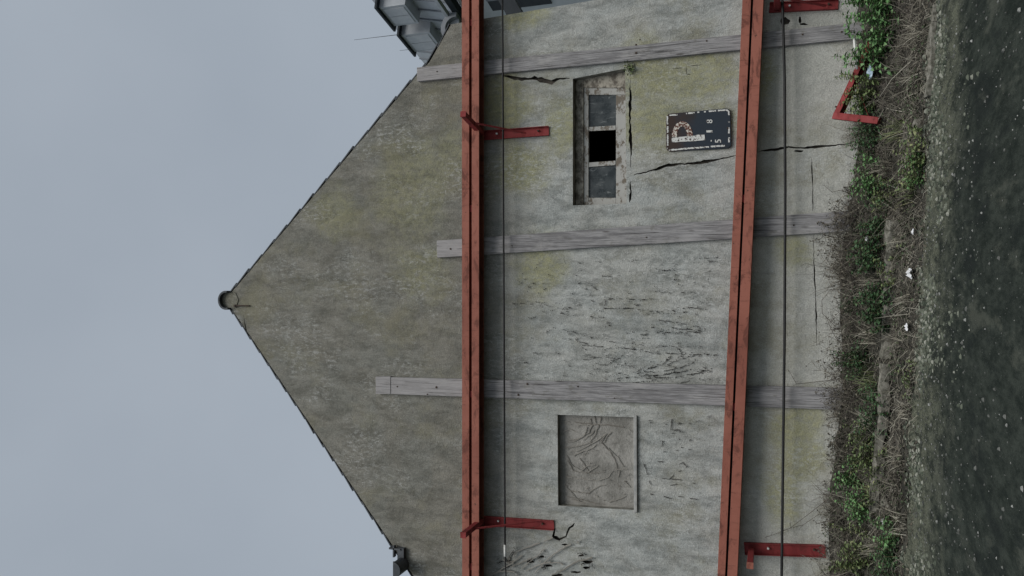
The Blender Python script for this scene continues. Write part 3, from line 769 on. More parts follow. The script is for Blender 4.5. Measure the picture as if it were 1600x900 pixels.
for (o0, i0), (o1, i1) in zip(ring, ring[1:]): b.add([sg(*o0, .0045), sg(*o1, .0045), sg(*i1, .0045), sg(*i0, .0045)], [(0, 1, 2, 3)])
b.build('letter_p_bowl', M['printrust'], sign)
def glyph(ch, x0, x1, y0, y1, name):
    """upright character whose top is at zoom x0, bottom at x1, left at y1, right at y0"""
    cu = bpy.data.curves.new('glyph', 'FONT'); cu.body = ch; cu.offset = .012; tmp = bpy.data.objects.new('glyph', cu); COL.objects.link(tmp)
    dg = bpy.context.evaluated_depsgraph_get(); me = bpy.data.meshes.new_from_object(tmp.evaluated_get(dg)); bpy.data.objects.remove(tmp)
    X = [v.co.x for v in me.vertices]; Y = [v.co.y for v in me.vertices]; mnx, mxx, mny, mxy = min(X), max(X), min(Y), max(Y)
    for v in me.vertices:
        a = (v.co.x - mnx) / (mxx - mnx); c = (v.co.y - mny) / (mxy - mny); v.co = sg(x1 + (x0 - x1) * c, y1 + (y0 - y1) * a, .005)
    me.materials.clear(); me.materials.append(M['print']); o = bpy.data.objects.new(name, me); COL.objects.link(o); o.parent = sign
glyph('8', 838, 932, 368, 426, 'digit_eight'); glyph('1', 838, 932, 537, 570, 'digit_one'); glyph('5', 972, 1068, 678, 734, 'digit_five'); glyph('-', 905, 920, 688, 712, 'dash')
for (x, y) in ((1046, 207), (1137, 200)):
    b = MB(); p = px(x, y, -.034); b.tube([p, p + Vector((0, -.01, 0))], .012, .01, 8); b.build('screw', M['nail'], sign)

# ------------------------------------------------------------------ dead ivy left on the wall
def rootlets(b, line, Y, dens, size, stem, seed, solid):
    rnd = random.Random(seed); P = []
    for (x0, y0), (x1, y1) in zip(line, line[1:]):
        n = max(2, int(math.hypot(x1 - x0, y1 - y0) / 4))
        for i in range(n): P.append((x0 + (x1 - x0) * i / n + rnd.uniform(-.8, .8), y0 + (y1 - y0) * i / n + rnd.uniform(-.8, .8)))
    P.append(line[-1])
    W = [px(x, y, Y) for x, y in P]
    run = []
    for i, p in enumerate(W):
        if rnd.random() < solid: run.append(p)
        else:
            if len(run) > 1: b.tube(run, stem * rnd.uniform(.7, 1.2), stem * rnd.uniform(.5, 1), 4)
            run = []
        for k in range(int(dens * rnd.uniform(0, 2.2))):
            q = p + Vector((rnd.gauss(0, size * .6), rnd.uniform(-.006, 0), rnd.gauss(0, size * .6))); d = Vector((rnd.gauss(0, 1), rnd.uniform(-.3, 0), rnd.gauss(0, 1.3))).normalized() * size * rnd.uniform(.4, 1.3)
            b.tube([q, q + d * .5 + Vector((rnd.gauss(0, .004), 0, rnd.gauss(0, .004))), q + d], .0058 * rnd.uniform(.6, 1.5), .002, 3, False)
    if len(run) > 1: b.tube(run, stem, stem * .6, 4)
def ivy(label, lines, Y, mat, dens, size, stem, solid, seed, extra=None):
    b = MB(); stem *= .75
    for i, l in enumerate(lines): rootlets(b, l, Y, dens, size, stem, seed + i, solid)
    if extra:
        rnd = random.Random(seed + 500); (x0, x1, y0, y1, n) = extra
        for k in range(n):
            x, y = rnd.uniform(x0, x1), rnd.uniform(y0, y1)
            rootlets(b, [(x, y), (x + rnd.uniform(2, 7), y + rnd.uniform(-2, 2))], Y, 1.3, size * .8, stem * .6, seed + 600 + k, .3)
    return tag(b.build('dead_ivy', mat), label, 'dead ivy', 'dead ivy clinging to the gable wall')
ivy('dark rows of dead ivy rootlets between the two planks', [
    [(880, 515), (905, 521), (935, 530), (965, 536), (990, 537), (1025, 541), (1095, 542)], [(905, 538), (950, 543), (985, 545), (1020, 551), (1060, 553), (1120, 554)],
    [(913, 562), (935, 558), (962, 558)], [(945, 468), (962, 467), (1008, 468)], [(943, 482), (990, 482), (1010, 487), (1045, 487), (1080, 480), (1105, 485)],
    [(1000, 523), (1030, 521), (1060, 518), (1085, 518), (1105, 517)], [(985, 572), (1010, 577), (1035, 570), (1050, 557)], [(990, 580), (1030, 582), (1060, 575), (1080, 568), (1093, 556)],
    [(965, 591), (1000, 588), (1040, 585), (1070, 580), (1110, 578)], [(985, 598), (1020, 595), (1060, 588), (1110, 580)], [(800, 475), (842, 473)], [(875, 490), (905, 493), (948, 497)],
    [(1030, 500), (1060, 505), (1100, 512)], [(870, 472), (884, 480)], [(920, 444), (932, 453)], [(1020, 421), (1038, 423), (1060, 420)], [(1095, 404), (1122, 402)], [(1035, 457), (1078, 457)],
    [(925, 570), (985, 570), (1000, 574)], [(944, 465), (946, 476)], [(990, 520), (988, 545)], [(1060, 598), (1110, 592)], [(995, 583), (1025, 587), (1062, 581), (1104, 574)], [(1005, 592), (1045, 590), (1085, 583), (1112, 577)], [(1040, 570), (1062, 562), (1085, 556), (1118, 553)], [(1000, 576), (1020, 572), (1040, 562), (1048, 556)], [(1040, 516), (1065, 514), (1102, 517)], [(1045, 512), (1080, 514)], [(1040, 520), (1075, 520), (1095, 519)], [(960, 536), (975, 552), (968, 560), (950, 562)], [(880, 528), (905, 534), (930, 541)], [(825, 470), (850, 476), (880, 484)], [(1060, 545), (1066, 553), (1058, 560)]], -.012, M['vine_dark'], 1.3, .015, .0062, .55, 100, (810, 1110, 405, 595, 190))
ivy('dead ivy stems and rootlets below the walled-up window', [
    [(1050, 655), (1048, 672), (1060, 672)], [(1060, 698), (1088, 704)], [(1036, 706), (1060, 704)], [(1024, 720), (1045, 724)], [(1047, 748), (1056, 738), (1070, 734), (1074, 728), (1088, 727)],
    [(1035, 748), (1060, 749), (1090, 757)], [(1030, 762), (1060, 757)], [(1000, 770), (1025, 773), (1050, 779)], [(1060, 775), (1090, 781)], [(1005, 720), (1012, 742)], [(1014, 752), (1018, 758)],
    [(1072, 728), (1066, 723), (1056, 728)], [(1045, 673), (1060, 671)], [(1036, 688), (1034, 698)]], -.012, M['vine_dark'], .22, .016, .0068, .78, 300, (1010, 1110, 650, 690, 22))
ivy('pale dead vine stems spread over the walled-up window panel', [
    [(878, 658), (925, 663), (950, 664), (975, 668), (986, 674)], [(926, 664), (920, 676), (908, 685), (888, 688)], [(930, 664), (926, 676), (911, 688)], [(936, 664), (930, 680), (921, 692)], [(944, 682), (932, 695), (922, 703)],
    [(945, 680), (930, 690), (905, 704), (885, 707)], [(888, 720), (896, 736), (925, 740), (945, 738)], [(900, 747), (935, 751), (950, 746), (958, 735), (980, 733)], [(883, 766), (920, 771), (935, 760), (946, 758)],
    [(952, 785), (966, 780), (978, 775)], [(893, 780), (910, 785), (925, 786)], [(940, 692), (955, 708), (962, 722), (964, 733)], [(880, 675), (890, 671), (902, 675)], [(882, 757), (893, 770), (905, 783)], [(922, 650), (924, 664)], [(928, 650), (931, 662)], [(940, 652), (937, 662)],
    [(880, 700), (905, 697), (925, 690)], [(905, 738), (918, 728), (930, 726)], [(920, 737), (935, 727)], [(968, 736), (966, 746)], [(975, 752), (985, 762)], [(876, 662), (900, 664), (930, 664)], [(948, 678), (938, 692), (926, 700), (908, 706), (892, 714)], [(955, 676), (948, 684), (944, 692)], [(918, 668), (912, 682), (898, 690), (880, 692)], [(885, 712), (894, 728), (910, 736)], [(905, 715), (915, 730), (922, 739)], [(950, 700), (965, 715), (975, 730)], [(884, 745), (900, 746)], [(886, 776), (905, 780), (930, 786), (945, 788)], [(960, 757), (970, 760)]], .090, M['vine_pale'], .10, .012, .0085, .96, 700, (882, 980, 690, 790, 40))
ivy('tangle of dead vine roots at the lower left corner of the wall', [
    [(852, 845), (830, 853), (808, 862), (800, 872)], [(864, 840), (850, 846)], [(815, 868), (800, 880), (782, 890), (768, 905)], [(768, 898), (785, 892), (800, 894), (815, 898)], [(830, 872), (812, 880), (798, 886)], [(860, 878), (838, 884), (822, 892)],
    [(905, 846), (880, 856), (862, 868), (850, 880), (836, 896)], [(925, 872), (900, 878), (880, 890), (862, 898)], [(850, 858), (835, 872), (818, 886), (806, 900)], [(786, 874), (792, 880), (803, 881)], [(795, 870), (793, 880), (806, 876)], [(880, 882), (868, 878), (858, 880)]], -.03, M['vine_pale'], .5, .035, .014, .95, 900)
ivy('dark dead ivy clumps beside the tail of the upper cable', [
    [(800, 862), (795, 872), (790, 880)], [(780, 878), (792, 876)], [(805, 858), (800, 868)], [(786, 888), (796, 884)], [(842, 872), (852, 862)], [(822, 880), (835, 874)], [(846, 888), (858, 878)], [(905, 868), (914, 866)], [(910, 880), (926, 884)]], -.02, M['vine_dark'], 2.6, .03, .008, .6, 1100)

# ------------------------------------------------------------------ neighbour house with a mansard roof, seen past the right corner
def neighbour():
    t = thing('neighbour_house', 'grey neighbour house with steep panelled roof and two boxy dormers behind the right corner', 'house')
    az = math.radians(14); D = Vector((-math.sin(az), math.cos(az), 0)); N = Vector((-math.cos(az), -math.sin(az), 0)); Z = Vector((0, 0, 1))
    o = px(722, 33, 14.0)                     # a point of the cornice
    def onplane(x, y, n_, d_):               # photo ray on the plane through o + N*d_ with normal n_
        r = Fv + Rv * ((450 - y) / FPX) + Uv * ((800 - x) / FPX); base = o + N * d_
        return CAM + r * ((base - CAM).dot(n_) / r.dot(n_))
    lean = (N * .97 + Z * .22).normalized()    # outward normal of the steep roof
    up = (Z * .97 - N * .22).normalized()
    W = lambda s, h, d=0.: o + D * s + up * h + lean * d
    b = MB(); h = 3.3; b.hexa([W(-9, 0), W(7.2, 0), W(6.0, h), W(-9, h)], [W(-9, 0, -.3), W(7.2, 0, -.3), W(6.0, h, -.3), W(-9, h, -.3)]); R = fixn(b.build('steep_roof', M['clad'], t))
    s = -8.6
    while s < 6.9:
        hh = h if s < 6.0 else h * (7.2 - s) / 1.2
        b = MB(); b.bar(W(s, .05, .02), W(s, hh, .02), D, lean, .05, .05); b.build('seam', M['cladtrim'], R); s += .62
    # cornice: two profiles
    for k, (d0, z0_, sz) in enumerate(((.25, -.25, .22), (.45, .05, .12), (.12, -.6, .10))):
        b = MB(); b.bar(o + D * -9 + N * d0 + Z * z0_, o + D * 7.5 + N * d0 + Z * z0_, N, Z, sz * 1.4, sz); b.build('cornice', M['clad'] if k == 1 else M['darkmetal'], t)
    # facade under the cornice
    F = lambda s, z, d=0.: o + D * s + Z * z + N * d
    b = MB(); b.hexa([F(-9, -10), F(7.3, -10), F(7.3, -.3), F(-9, -.3)], [F(-9, -10, -.3), F(7.3, -10, -.3), F(7.3, -.3, -.3), F(-9, -.3, -.3)]); fixn(b.build('wall', M['facade'], t))
    for k in range(5):
        s0 = -7.5 + k * 2.9; b = MB(); b.hexa([F(s0, -3.4, .03), F(s0 + 1.3, -3.4, .03), F(s0 + 1.3, -1.3, .03), F(s0, -1.3, .03)], [F(s0, -3.4, .01), F(s0 + 1.3, -3.4, .01), F(s0 + 1.3, -1.3, .01), F(s0, -1.3, .01)]); wn = fixn(b.build('window', M['darkmetal'], t))
        b = MB(); b.bar(F(s0 + .65, -3.4, .05), F(s0 + .65, -1.3, .05), D, N, .08, .04); b.build('window_frame', M['cladtrim'], wn)
    # boxy dormers
    def dormer(face, d_):
        c = [onplane(x, y, N, d_) for x, y in face]     # near-top, far-top, far-bottom, near-bottom
        dm = bpy.data.objects.new('dormer', None); COL.objects.link(dm); dm.parent = t
        ht = (c[1] - c[2]).length
        far_t = c[1]; near_t = c[1] - D * ((c[1] - c[0]).length); bot = -Z * ht
        b = MB(); b.hexa([near_t, far_t, far_t + bot, near_t + bot], [near_t - N * 1.5, far_t - N * 1.5, far_t + bot - N * 1.5, near_t + bot - N * 1.5]); fixn(b.build('dormer_box', M['clad'], dm))
        b = MB(); b.hexa([near_t - D * .18 + N * .12 + Z * .08, far_t + D * .15 + N * .12 + Z * .08, far_t + D * .15 + N * .12 + Z * .002, near_t - D * .18 + N * .12 + Z * .002],
                         [near_t - D * .18 - N * 1.5 + Z * .08, far_t + D * .15 - N * 1.5 + Z * .08, far_t + D * .15 - N * 1.5 + Z * .002, near_t - D * .18 - N * 1.5 + Z * .002]); fixn(b.build('dormer_roof', M['darkmetal'], dm))
        ln = (far_t - near_t).length
        for k in range(2):
            a = near_t + D * (ln * (.10 + .415 * k)); e = a + D * ln * .39
            b = MB(); b.hexa([a + bot * .12 + N * .02, e + bot * .12 + N * .02, e + bot * .9 + N * .02, a + bot * .9 + N * .02], [a + bot * .12 + N * .003, e + bot * .12 + N * .003, e + bot * .9 + N * .003, a + bot * .9 + N * .003]); fixn(b.build('dormer_pane', M['cladpane'], dm))
    dormer([(594, 12), (616, 41), (652, 33), (632, 3)], .12)
    dormer([(628, 55), (648, 81), (688, 73), (668, 49)], .12)
    # round arched hood over the roof window near the eaves
    ctr = onplane(710, 42, N, .9); rad = (onplane(710, 22, N, .9) - onplane(710, 62, N, .9)).length; rad = 22 / FPX * (ctr - CAM).length; b = MB()
    arc = [math.pi * (k / 18 * 1.1 - .05) for k in range(19)]; fwd = Vector((0, -1, 0)); rt = Vector((1, 0, 0))
    ring_ = [ctr + rt * math.cos(a) * rad + Z * math.sin(a) * rad for a in arc] + [ctr + rt * math.cos(a) * rad * .68 + Z * math.sin(a) * rad * .68 for a in reversed(arc)]
    b.prism(ring_, (0, 1.6, 0)); fixn(b.build('arched_hood', M['cladtrim'], t))
    b = MB(); b.prism([ctr + Vector((0, .25, 0)) + rt * math.cos(a) * rad * .675 + Z * math.sin(a) * rad * .675 for a in arc], (0, .1, 0)); fixn(b.build('arched_panel', M['cladpane'], t))
    # lightning rods
    for (x0, y0, x1) in ((545, 53.5, 640), (622, 76, 665)):
        p = onplane(x1, y0 - 1.5, N, -.3); q = onplane(x0, y0, N, -.3); q = Vector((p.x, p.y, q.z)); b = MB(); b.tube([p, q], .014, .006, 5); b.build('lightning_rod', M['rod'], t)
neighbour()

# dark shed end and bare branches glimpsed past the right corner
b = MB(); base = [px(774, -6, 3.2), px(788, 22, 3.2), px(818, 14, 3.2), px(806, -14, 3.2)]; 
sh = thing('shed_chimney', 'dark slanting metal flue rising behind the right wall edge', 'flue')
c0 = (base[0] + base[3]) / 2 + Vector((1.0, 0, .6)); c1 = (base[1] + base[2]) / 2
b.bar(c1 + (c1 - c0).normalized() * .4, c0, (c1 - c0).cross(Vector((0, 1, 0))), (0, 1, 0), .28, .28); fixn(b.build('flue_pipe', M['darkmetal'], sh))
p = px(822, 8, 3.2); b = MB(); b.bar(Vector((p.x, 3.2, terrain(p.x, 3.2))), Vector((p.x + .3, 3.2, p.z + 1.2)), (1, 0, 0), (0, 1, 0), .07, .07); b.build('support_post', M['darkmetal'], sh)

def bare_tree(base, h, label, seed):
    t = thing('bare_tree', label, 'tree'); rnd = random.Random(seed); b = MB(); tw = MB()
    def grow(p, d, l, r, lev):
        q = [p]
        for k in range(4):
            d = (d + Vector((rnd.gauss(0, .12), rnd.gauss(0, .12), rnd.gauss(0, .06)))).normalized(); q.append(q[-1] + d * l / 4)
        (b if lev < 2 else tw).tube(q, r, r * .6, 6 if lev < 2 else 4)
        if lev < 4:
            for k in range(3 if lev else 5):
                s = q[rnd.randint(2, 4)]; a = (d + Vector((rnd.gauss(0, .6), rnd.gauss(0, .6), rnd.gauss(.1, .4)))).normalized(); grow(s, a, l * .62, r * .55, lev + 1)
    grow(Vector(base), Vector((0, 0, 1)), h, .12, 0)
    b.build('trunk', M['bark'], t); tw.build('crown', M['bark'], t)['kind'] = 'stuff'
bx_ = px(870, -12, 6.0); bare_tree((bx_.x + .35, 6.0, terrain(bx_.x, 6.0)), 2.2, 'bare branching tree behind the right wall edge', 5)

# ------------------------------------------------------------------ vegetation
def leaf(b, p, d, l, wd, rnd):
    """pointed folded leaf: 6 triangles"""
    d = d.normalized(); s = d.cross(Vector((rnd.gauss(0, .3), rnd.gauss(0, .3), 1))); 
    if s.length < .01: s = Vector((1, 0, 0))
    s.normalize(); n = s.cross(d); f = rnd.uniform(.05, .35) * wd; dr = rnd.uniform(.05, .3) * l
    m0, m1, m2, m3 = p, p + d * l * .35, p + d * l * .7 - n * dr * .4, p + d * l - n * dr
    v = [m0, m1 + s * wd * .5 + n * f, m1, m1 - s * wd * .5 + n * f, m2 + s * wd * .36 + n * f * .5, m2, m2 - s * wd * .36 + n * f * .5, m3]
    b.add(v, [(0, 2, 1), (0, 3, 2), (1, 2, 5, 4), (2, 3, 6, 5), (4, 5, 7), (5, 6, 7)])
def weed(x, y, h, spread, n, lf, mat, label, seed, group, lw=.6, cat='weed'):
    rnd = random.Random(seed); g = gpx(x, y); t = thing('weed_plant', label, cat, group=group); t.location = g
    lv, stm = MB(), MB()
    for i in range(n):
        bp = Vector((rnd.gauss(0, spread * .45), rnd.gauss(0, spread * .22), 0)); bp.z = terrain(g.x + bp.x, min(-.03, g.y + bp.y)) - g.z - .02
        if g.y + bp.y > -.04: bp.y = -.04 - g.y
        d = Vector((rnd.gauss(0, .28), rnd.gauss(-.12, .22), 1)).normalized(); hh = h * rnd.uniform(.5, 1.15); q = [bp]
        for k in range(4):
            d = (d + Vector((rnd.gauss(0, .10), rnd.gauss(-.02, .08), 0))).normalized(); nx_ = q[-1] + d * hh / 4
            if g.y + nx_.y > -.03: nx_.y = -.03 - g.y
            q.append(nx_)
        stm.tube(q, .004, .0022, 4, False)
        m_ = max(3, int(hh / (lf * .55)))
        for k in range(m_):
            tt = .2 + .8 * k / m_; i0 = min(3, int(tt * 4)); p = q[i0].lerp(q[i0 + 1], tt * 4 - i0); a = k * 1.57 + rnd.uniform(-.5, .5)
            for sgn in (0, math.pi):
                dv = Vector((math.cos(a + sgn), math.sin(a + sgn) * .8 - .15, rnd.uniform(-.25, .45)))
                if g.y + p.y + dv.y * lf > -.02: dv.y = -abs(dv.y)
                leaf(lv, p, dv, lf * rnd.uniform(.6, 1.2) * (1.1 - .45 * tt), lf * lw * rnd.uniform(.7, 1.1), rnd)
    lv.build('leaves', mat, t)['kind'] = 'stuff'; stm.build('stems', M['stem'], t)['kind'] = 'stuff'
    return t
GW = 'green weeds growing along the foot of the wall'
W_ = [
    (1392, 22, .50, .50, 26, .075, 'leafA', 'tall bright nettle clump at the far right of the verge'),
    (1392, 66, .34, .28, 14, .06, 'leafA', 'bright nettle clump hanging over the end of the spare bracket'),
    (1372, 140, .38, .26, 16, .05, 'leafC', 'olive green weed growing inside the spare bracket near the white stick'),
    (1368, 168, .30, .22, 10, .05, 'leafA', 'small green weed growing in the angle of the spare bracket'),
    (1376, 208, .34, .26, 16, .045, 'leafB', 'dark green weed below the arm of the spare bracket'),
    (1376, 284, .32, .26, 22, .055, 'leafA', 'bright green weed at the wall foot right of the middle plank'),
    (1446, 240, .30, .26, 18, .05, 'leafC', 'olive green weed at the road edge below the cracked wall'),
    (1443, 268, .22, .2, 12, .05, 'leafA', 'low green weed at the road edge beside the olive weed'),
    (1384, 345, .26, .3, 16, .045, 'leafB', 'dark weed at the foot of the middle plank'),
    (1378, 395, .32, .3, 22, .05, 'leafB', 'dark bramble clump left of the middle plank foot'),
    (1388, 478, .32, .36, 26, .055, 'leafB', 'large dark green bramble clump in the middle of the verge'),
    (1352, 556, .34, .26, 20, .045, 'leafB', 'dark leafy clump against the wall right of the left plank'),
    (1382, 640, .30, .34, 24, .05, 'leafB', 'dark bramble clump at the foot of the left plank'),
    (1362, 690, .30, .24, 16, .05, 'leafC', 'olive weed left of the left plank foot'),
    (1338, 744, .26, .2, 14, .055, 'leafA', 'single green weed against the lichen stained wall foot'),
    (1362, 800, .30, .24, 16, .05, 'leafA', 'pale green weed above the kerb near the left bracket'),
    (1404, 838, .24, .22, 14, .055, 'leafA', 'bright low weed at the road edge on the left'),
    (1350, 872, .36, .4, 24, .05, 'leafC', 'wide clump of weeds below the left bracket'),
    (1404, 888, .28, .4, 20, .045, 'leafB', 'dark weeds at the left end of the verge'),
    (1378, 735, .22, .3, 14, .045, 'leafC', 'low olive weed left of the long kerb stone'),
    (1400, 415, .18, .24, 10, .04, 'leafC', 'low olive weed in front of the middle kerb stone'),
    (1425, 590, .14, .3, 10, .035, 'leafC', 'sparse creeping weed below the long kerb stone'),
    (1400, 305, .24, .22, 12, .045, 'leafC', 'small olive weed between the bright weed and the kerb stone'),
    (1338, 478, .20, .2, 10, .04, 'leafB', 'small dark weed against the wall behind the bramble'),
]
for i, (x, y, h, s, n, lf, mt, lab) in enumerate(W_): weed(x, y, h * 1.15, s * 1.15, int(n * 1.25), lf * 1.3, M[mt], lab, 40 + i, GW)
# little plant on the window corner
rnd = random.Random(3); t = thing('wall_fern', 'tiny green plant rooted at the right corner of the window opening', 'plant'); t.location = px(983, 107, -.02); lv = MB()
for k in range(60):
    a = rnd.uniform(0, 6.28); leaf(lv, Vector((rnd.gauss(0, .04), -abs(rnd.gauss(.01, .02)), rnd.gauss(0, .035))), Vector((math.cos(a), -.4, math.sin(a))), rnd.uniform(.03, .06), .022, rnd)
lv.build('leaves', M['leafC'], t)['kind'] = 'stuff'

def twigbush(x, y, h, spread, n, label, seed, straw=.35, heads=True):
    rnd = random.Random(seed); g = gpx(x, y); t = thing('dead_bush', label, 'dead bush', group='brown dead bushes along the foot of the wall'); t.location = g; a_, c_, s_ = MB(), MB(), MB()
    lim = lambda p: Vector((p.x, min(p.y, -.03 - g.y), p.z))
    for i in range(n):
        bp = Vector((rnd.gauss(0, spread * .4), rnd.gauss(0, .10), 0)); bp.z = terrain(g.x + bp.x, min(-.03, g.y + bp.y)) - g.z - .02
        d = Vector((rnd.gauss(0, .45), rnd.gauss(-.1, .25), 1)).normalized(); hh = h * rnd.uniform(.4, 1.15); q = [lim(bp)]
        for k in range(6):
            d = (d + Vector((rnd.gauss(0, .22), rnd.gauss(0, .15), -.05 * k * rnd.random()))).normalized(); q.append(lim(q[-1] + d * hh / 6))
        (c_ if rnd.random() < straw else a_).tube(q, .0042 * rnd.uniform(.7, 1.5), .0016, 4, False)
        for j in range(rnd.randint(3, 7)):
            k = rnd.randint(1, 5); e = (Vector((rnd.gauss(0, .8), rnd.gauss(-.1, .5), rnd.gauss(.5, .5)))).normalized() * h * rnd.uniform(.12, .32); st = q[k]
            e2 = lim(st + e * .55 + Vector((rnd.gauss(0, .02), 0, rnd.gauss(0, .015)))); e3 = lim(st + e)
            a_.tube([st, e2, e3], .0026, .0012, 3, False)
            if heads and rnd.random() < .75:
                for r_ in range(rnd.randint(2, 5)):
                    leaf(s_, e3 + Vector((rnd.gauss(0, .016), -abs(rnd.gauss(0, .008)), rnd.gauss(0, .016))), Vector((rnd.gauss(0, 1), rnd.gauss(-.3, .5), rnd.gauss(0, 1))), rnd.uniform(.018, .045), .018, rnd)
    a_.build('twigs', M['twig'], t)['kind'] = 'stuff'
    if c_.v: c_.build('dry_stems', M['straw'], t)['kind'] = 'stuff'
    if s_.v: s_.build('withered_leaves', M['litter'], t)['kind'] = 'stuff'
B_ = [
    (1338, 345, .56, .40, 40, 'dense brown dead bush hiding the foot of the middle plank'),
    (1345, 395, .50, .42, 40, 'brown dead bush left of the middle plank foot'),
    (1345, 440, .42, .40, 30, 'thin dead bush in the middle of the wall foot'),
    (1350, 505, .46, .50, 38, 'spreading dead bush between the middle and left planks'),
    (1340, 570, .58, .42, 40, 'tall dead bush with seed heads right of the left plank foot'),
    (1345, 625, .42, .44, 34, 'dead bush hiding the foot of the left plank'),
    (1330, 690, .36, .36, 26, 'low dead bush against the lichen stained wall'),
    (1330, 725, .30, .4, 22, 'dead bush behind the single green weed'),
    (1325, 815, .40, .4, 26, 'dead bush right of the left lower bracket foot'),
    (1335, 880, .50, .5, 34, 'dead stems below the left lower bracket'),
    (1385, 245, .34, .5, 34, 'brown dead stems between spare bracket and bright weed'),
    (1395, 150, .30, .5, 40, 'heap of dead twigs in front of the spare bracket'),
    (1415, 95, .30, .5, 40, 'heap of dead twigs around the blue plastic litter'),
    (1425, 320, .26, .5, 30, 'dead stems at the road edge right of the kerb stone'),
    (1405, 780, .24, .5, 30, 'dead stems at the road edge on the left'),
    (1430, 30, .30, .5, 34, 'dead twigs at the far right of the verge'),
    (1340, 300, .26, .3, 16, 'small dead bush below the wall crack'),
]
for i, (x, y, h, s, n, lab) in enumerate(B_): twigbush(x, y, h * (1.15 if i % 2 else .9), s * .8, int(n * .8), lab, 200 + i, .42, i not in (11, 12, 15))
def tuft(x, y, h, n, label, seed, mat):
    rnd = random.Random(seed); g = gpx(x, y); t = thing('grass_tuft', label, 'grass tuft', group='grass tufts in the verge'); t.location = g; b = MB()
    for i in range(n):
        p = Vector((rnd.gauss(0, .07), rnd.gauss(0, .04), -.02)); a = rnd.uniform(0, 6.28); o = rnd.uniform(.15, .75); hh = h * rnd.uniform(.5, 1.15); wd = rnd.uniform(.003, .006)
        d = Vector((math.cos(a) * o, math.sin(a) * o - .2, 1)).normalized(); s2 = Vector((-math.sin(a), math.cos(a), 0)) * wd; q = p; pts = []
        for k in range(5):
            f = 1 - k / 4.4; qq = Vector((q.x, min(q.y, -.03 - g.y), q.z)); pts += [qq - s2 * f, qq + s2 * f]; q = q + d * hh / 4; d = (d + Vector((math.cos(a) * .16, math.sin(a) * .16, -.16))).normalized()
        b.add(pts, [(2 * k, 2 * k + 1, 2 * k + 3, 2 * k + 2) for k in range(4)])
    b.build('blades', mat, t)['kind'] = 'stuff'
M['blade'] = make_straw('pale_green_grass_blade', (.085, .12, .05), (.15, .18, .085), (.27, .26, .15))
for i, (x, y, h, n, lab, mt) in enumerate((
    (1408, 205, .30, 70, 'pale grass tuft below the spare bracket', 'blade'), (1436, 120, .26, 60, 'straw coloured grass tuft at the road edge under the blue wrapper', 'straw'),
    (1392, 262, .34, 70, 'dry grass tuft left of the bright weed', 'straw'), (1428, 300, .28, 60, 'green grass tuft at the road edge right of the middle kerb', 'blade'),
    (1412, 372, .26, 60, 'dry grass tuft in front of the middle kerb stone', 'straw'), (1375, 445, .36, 80, 'dry grass tuft right of the large bramble clump', 'straw'),
    (1420, 470, .24, 55, 'straw tuft hanging over the middle kerb stone', 'straw'), (1368, 520, .36, 80, 'tall dry grass tuft left of the large bramble clump', 'straw'),
    (1366, 590, .34, 80, 'pale green grass tuft right of the left plank foot', 'blade'), (1420, 640, .22, 50, 'dry grass tuft below the long kerb stone', 'straw'),
    (1370, 665, .34, 70, 'dry grass tuft left of the left plank foot', 'straw'), (1410, 720, .26, 60, 'straw tuft at the road edge below the lichen stain', 'straw'),
    (1370, 770, .32, 70, 'pale green grass tuft near the rounded stones', 'blade'), (1415, 815, .26, 60, 'dry grass tuft at the road edge near the left end', 'straw'),
    (1380, 860, .36, 80, 'dry grass tuft below the left lower bracket', 'straw'), (1440, 50, .26, 60, 'dry grass tuft at the road edge at the far right', 'straw'))):
    tuft(x, y, h, n, lab, 900 + i, M[mt])
# long bare shoots arching over the wall
def shoot(pts, Y, label, seed, r=.0045):
    b = MB(); rnd = random.Random(seed); P = []
    for (x0, y0), (x1, y1) in zip(pts, pts[1:]):
        for i in range(6): k = i / 6; P.append(px(x0 + (x1 - x0) * k, y0 + (y1 - y0) * k, Y + rnd.uniform(-.004, .004)))
    P.append(px(*pts[-1], Y)); b.tube(P, r, r * .5, 5)
    for p in P[3::3]:
        d = Vector((rnd.gauss(0, .05), -.01, rnd.gauss(0, .04))); b.tube([p, p + d], .0025, .0012, 3, False)
    tag(b.build('bramble_shoot', M['twig'], smooth=True), label, 'bramble shoot', 'bare bramble shoots against the wall')
shoot([(1345, 760), (1300, 775), (1265, 802), (1235, 825), (1215, 833), (1195, 840)], -.06, 'thin arching bramble shoot right of the left lower bracket', 1)
shoot([(1330, 800), (1285, 800), (1255, 820), (1225, 828)], -.05, 'short bramble shoot crossing the lower cable on the left', 2)
shoot([(1340, 560), (1315, 520), (1285, 490), (1284, 470), (1298, 452), (1310, 452)], -.06, 'hooked bramble shoot on the pale plinth in the middle', 3)
shoot([(1335, 590), (1245, 600), (1240, 592), (1232, 578)], -.05, 'bent bramble shoot beside the left plank', 4)
shoot([(1345, 310), (1315, 297), (1300, 300), (1288, 290)], -.05, 'short bramble shoot right of the middle plank foot', 5)

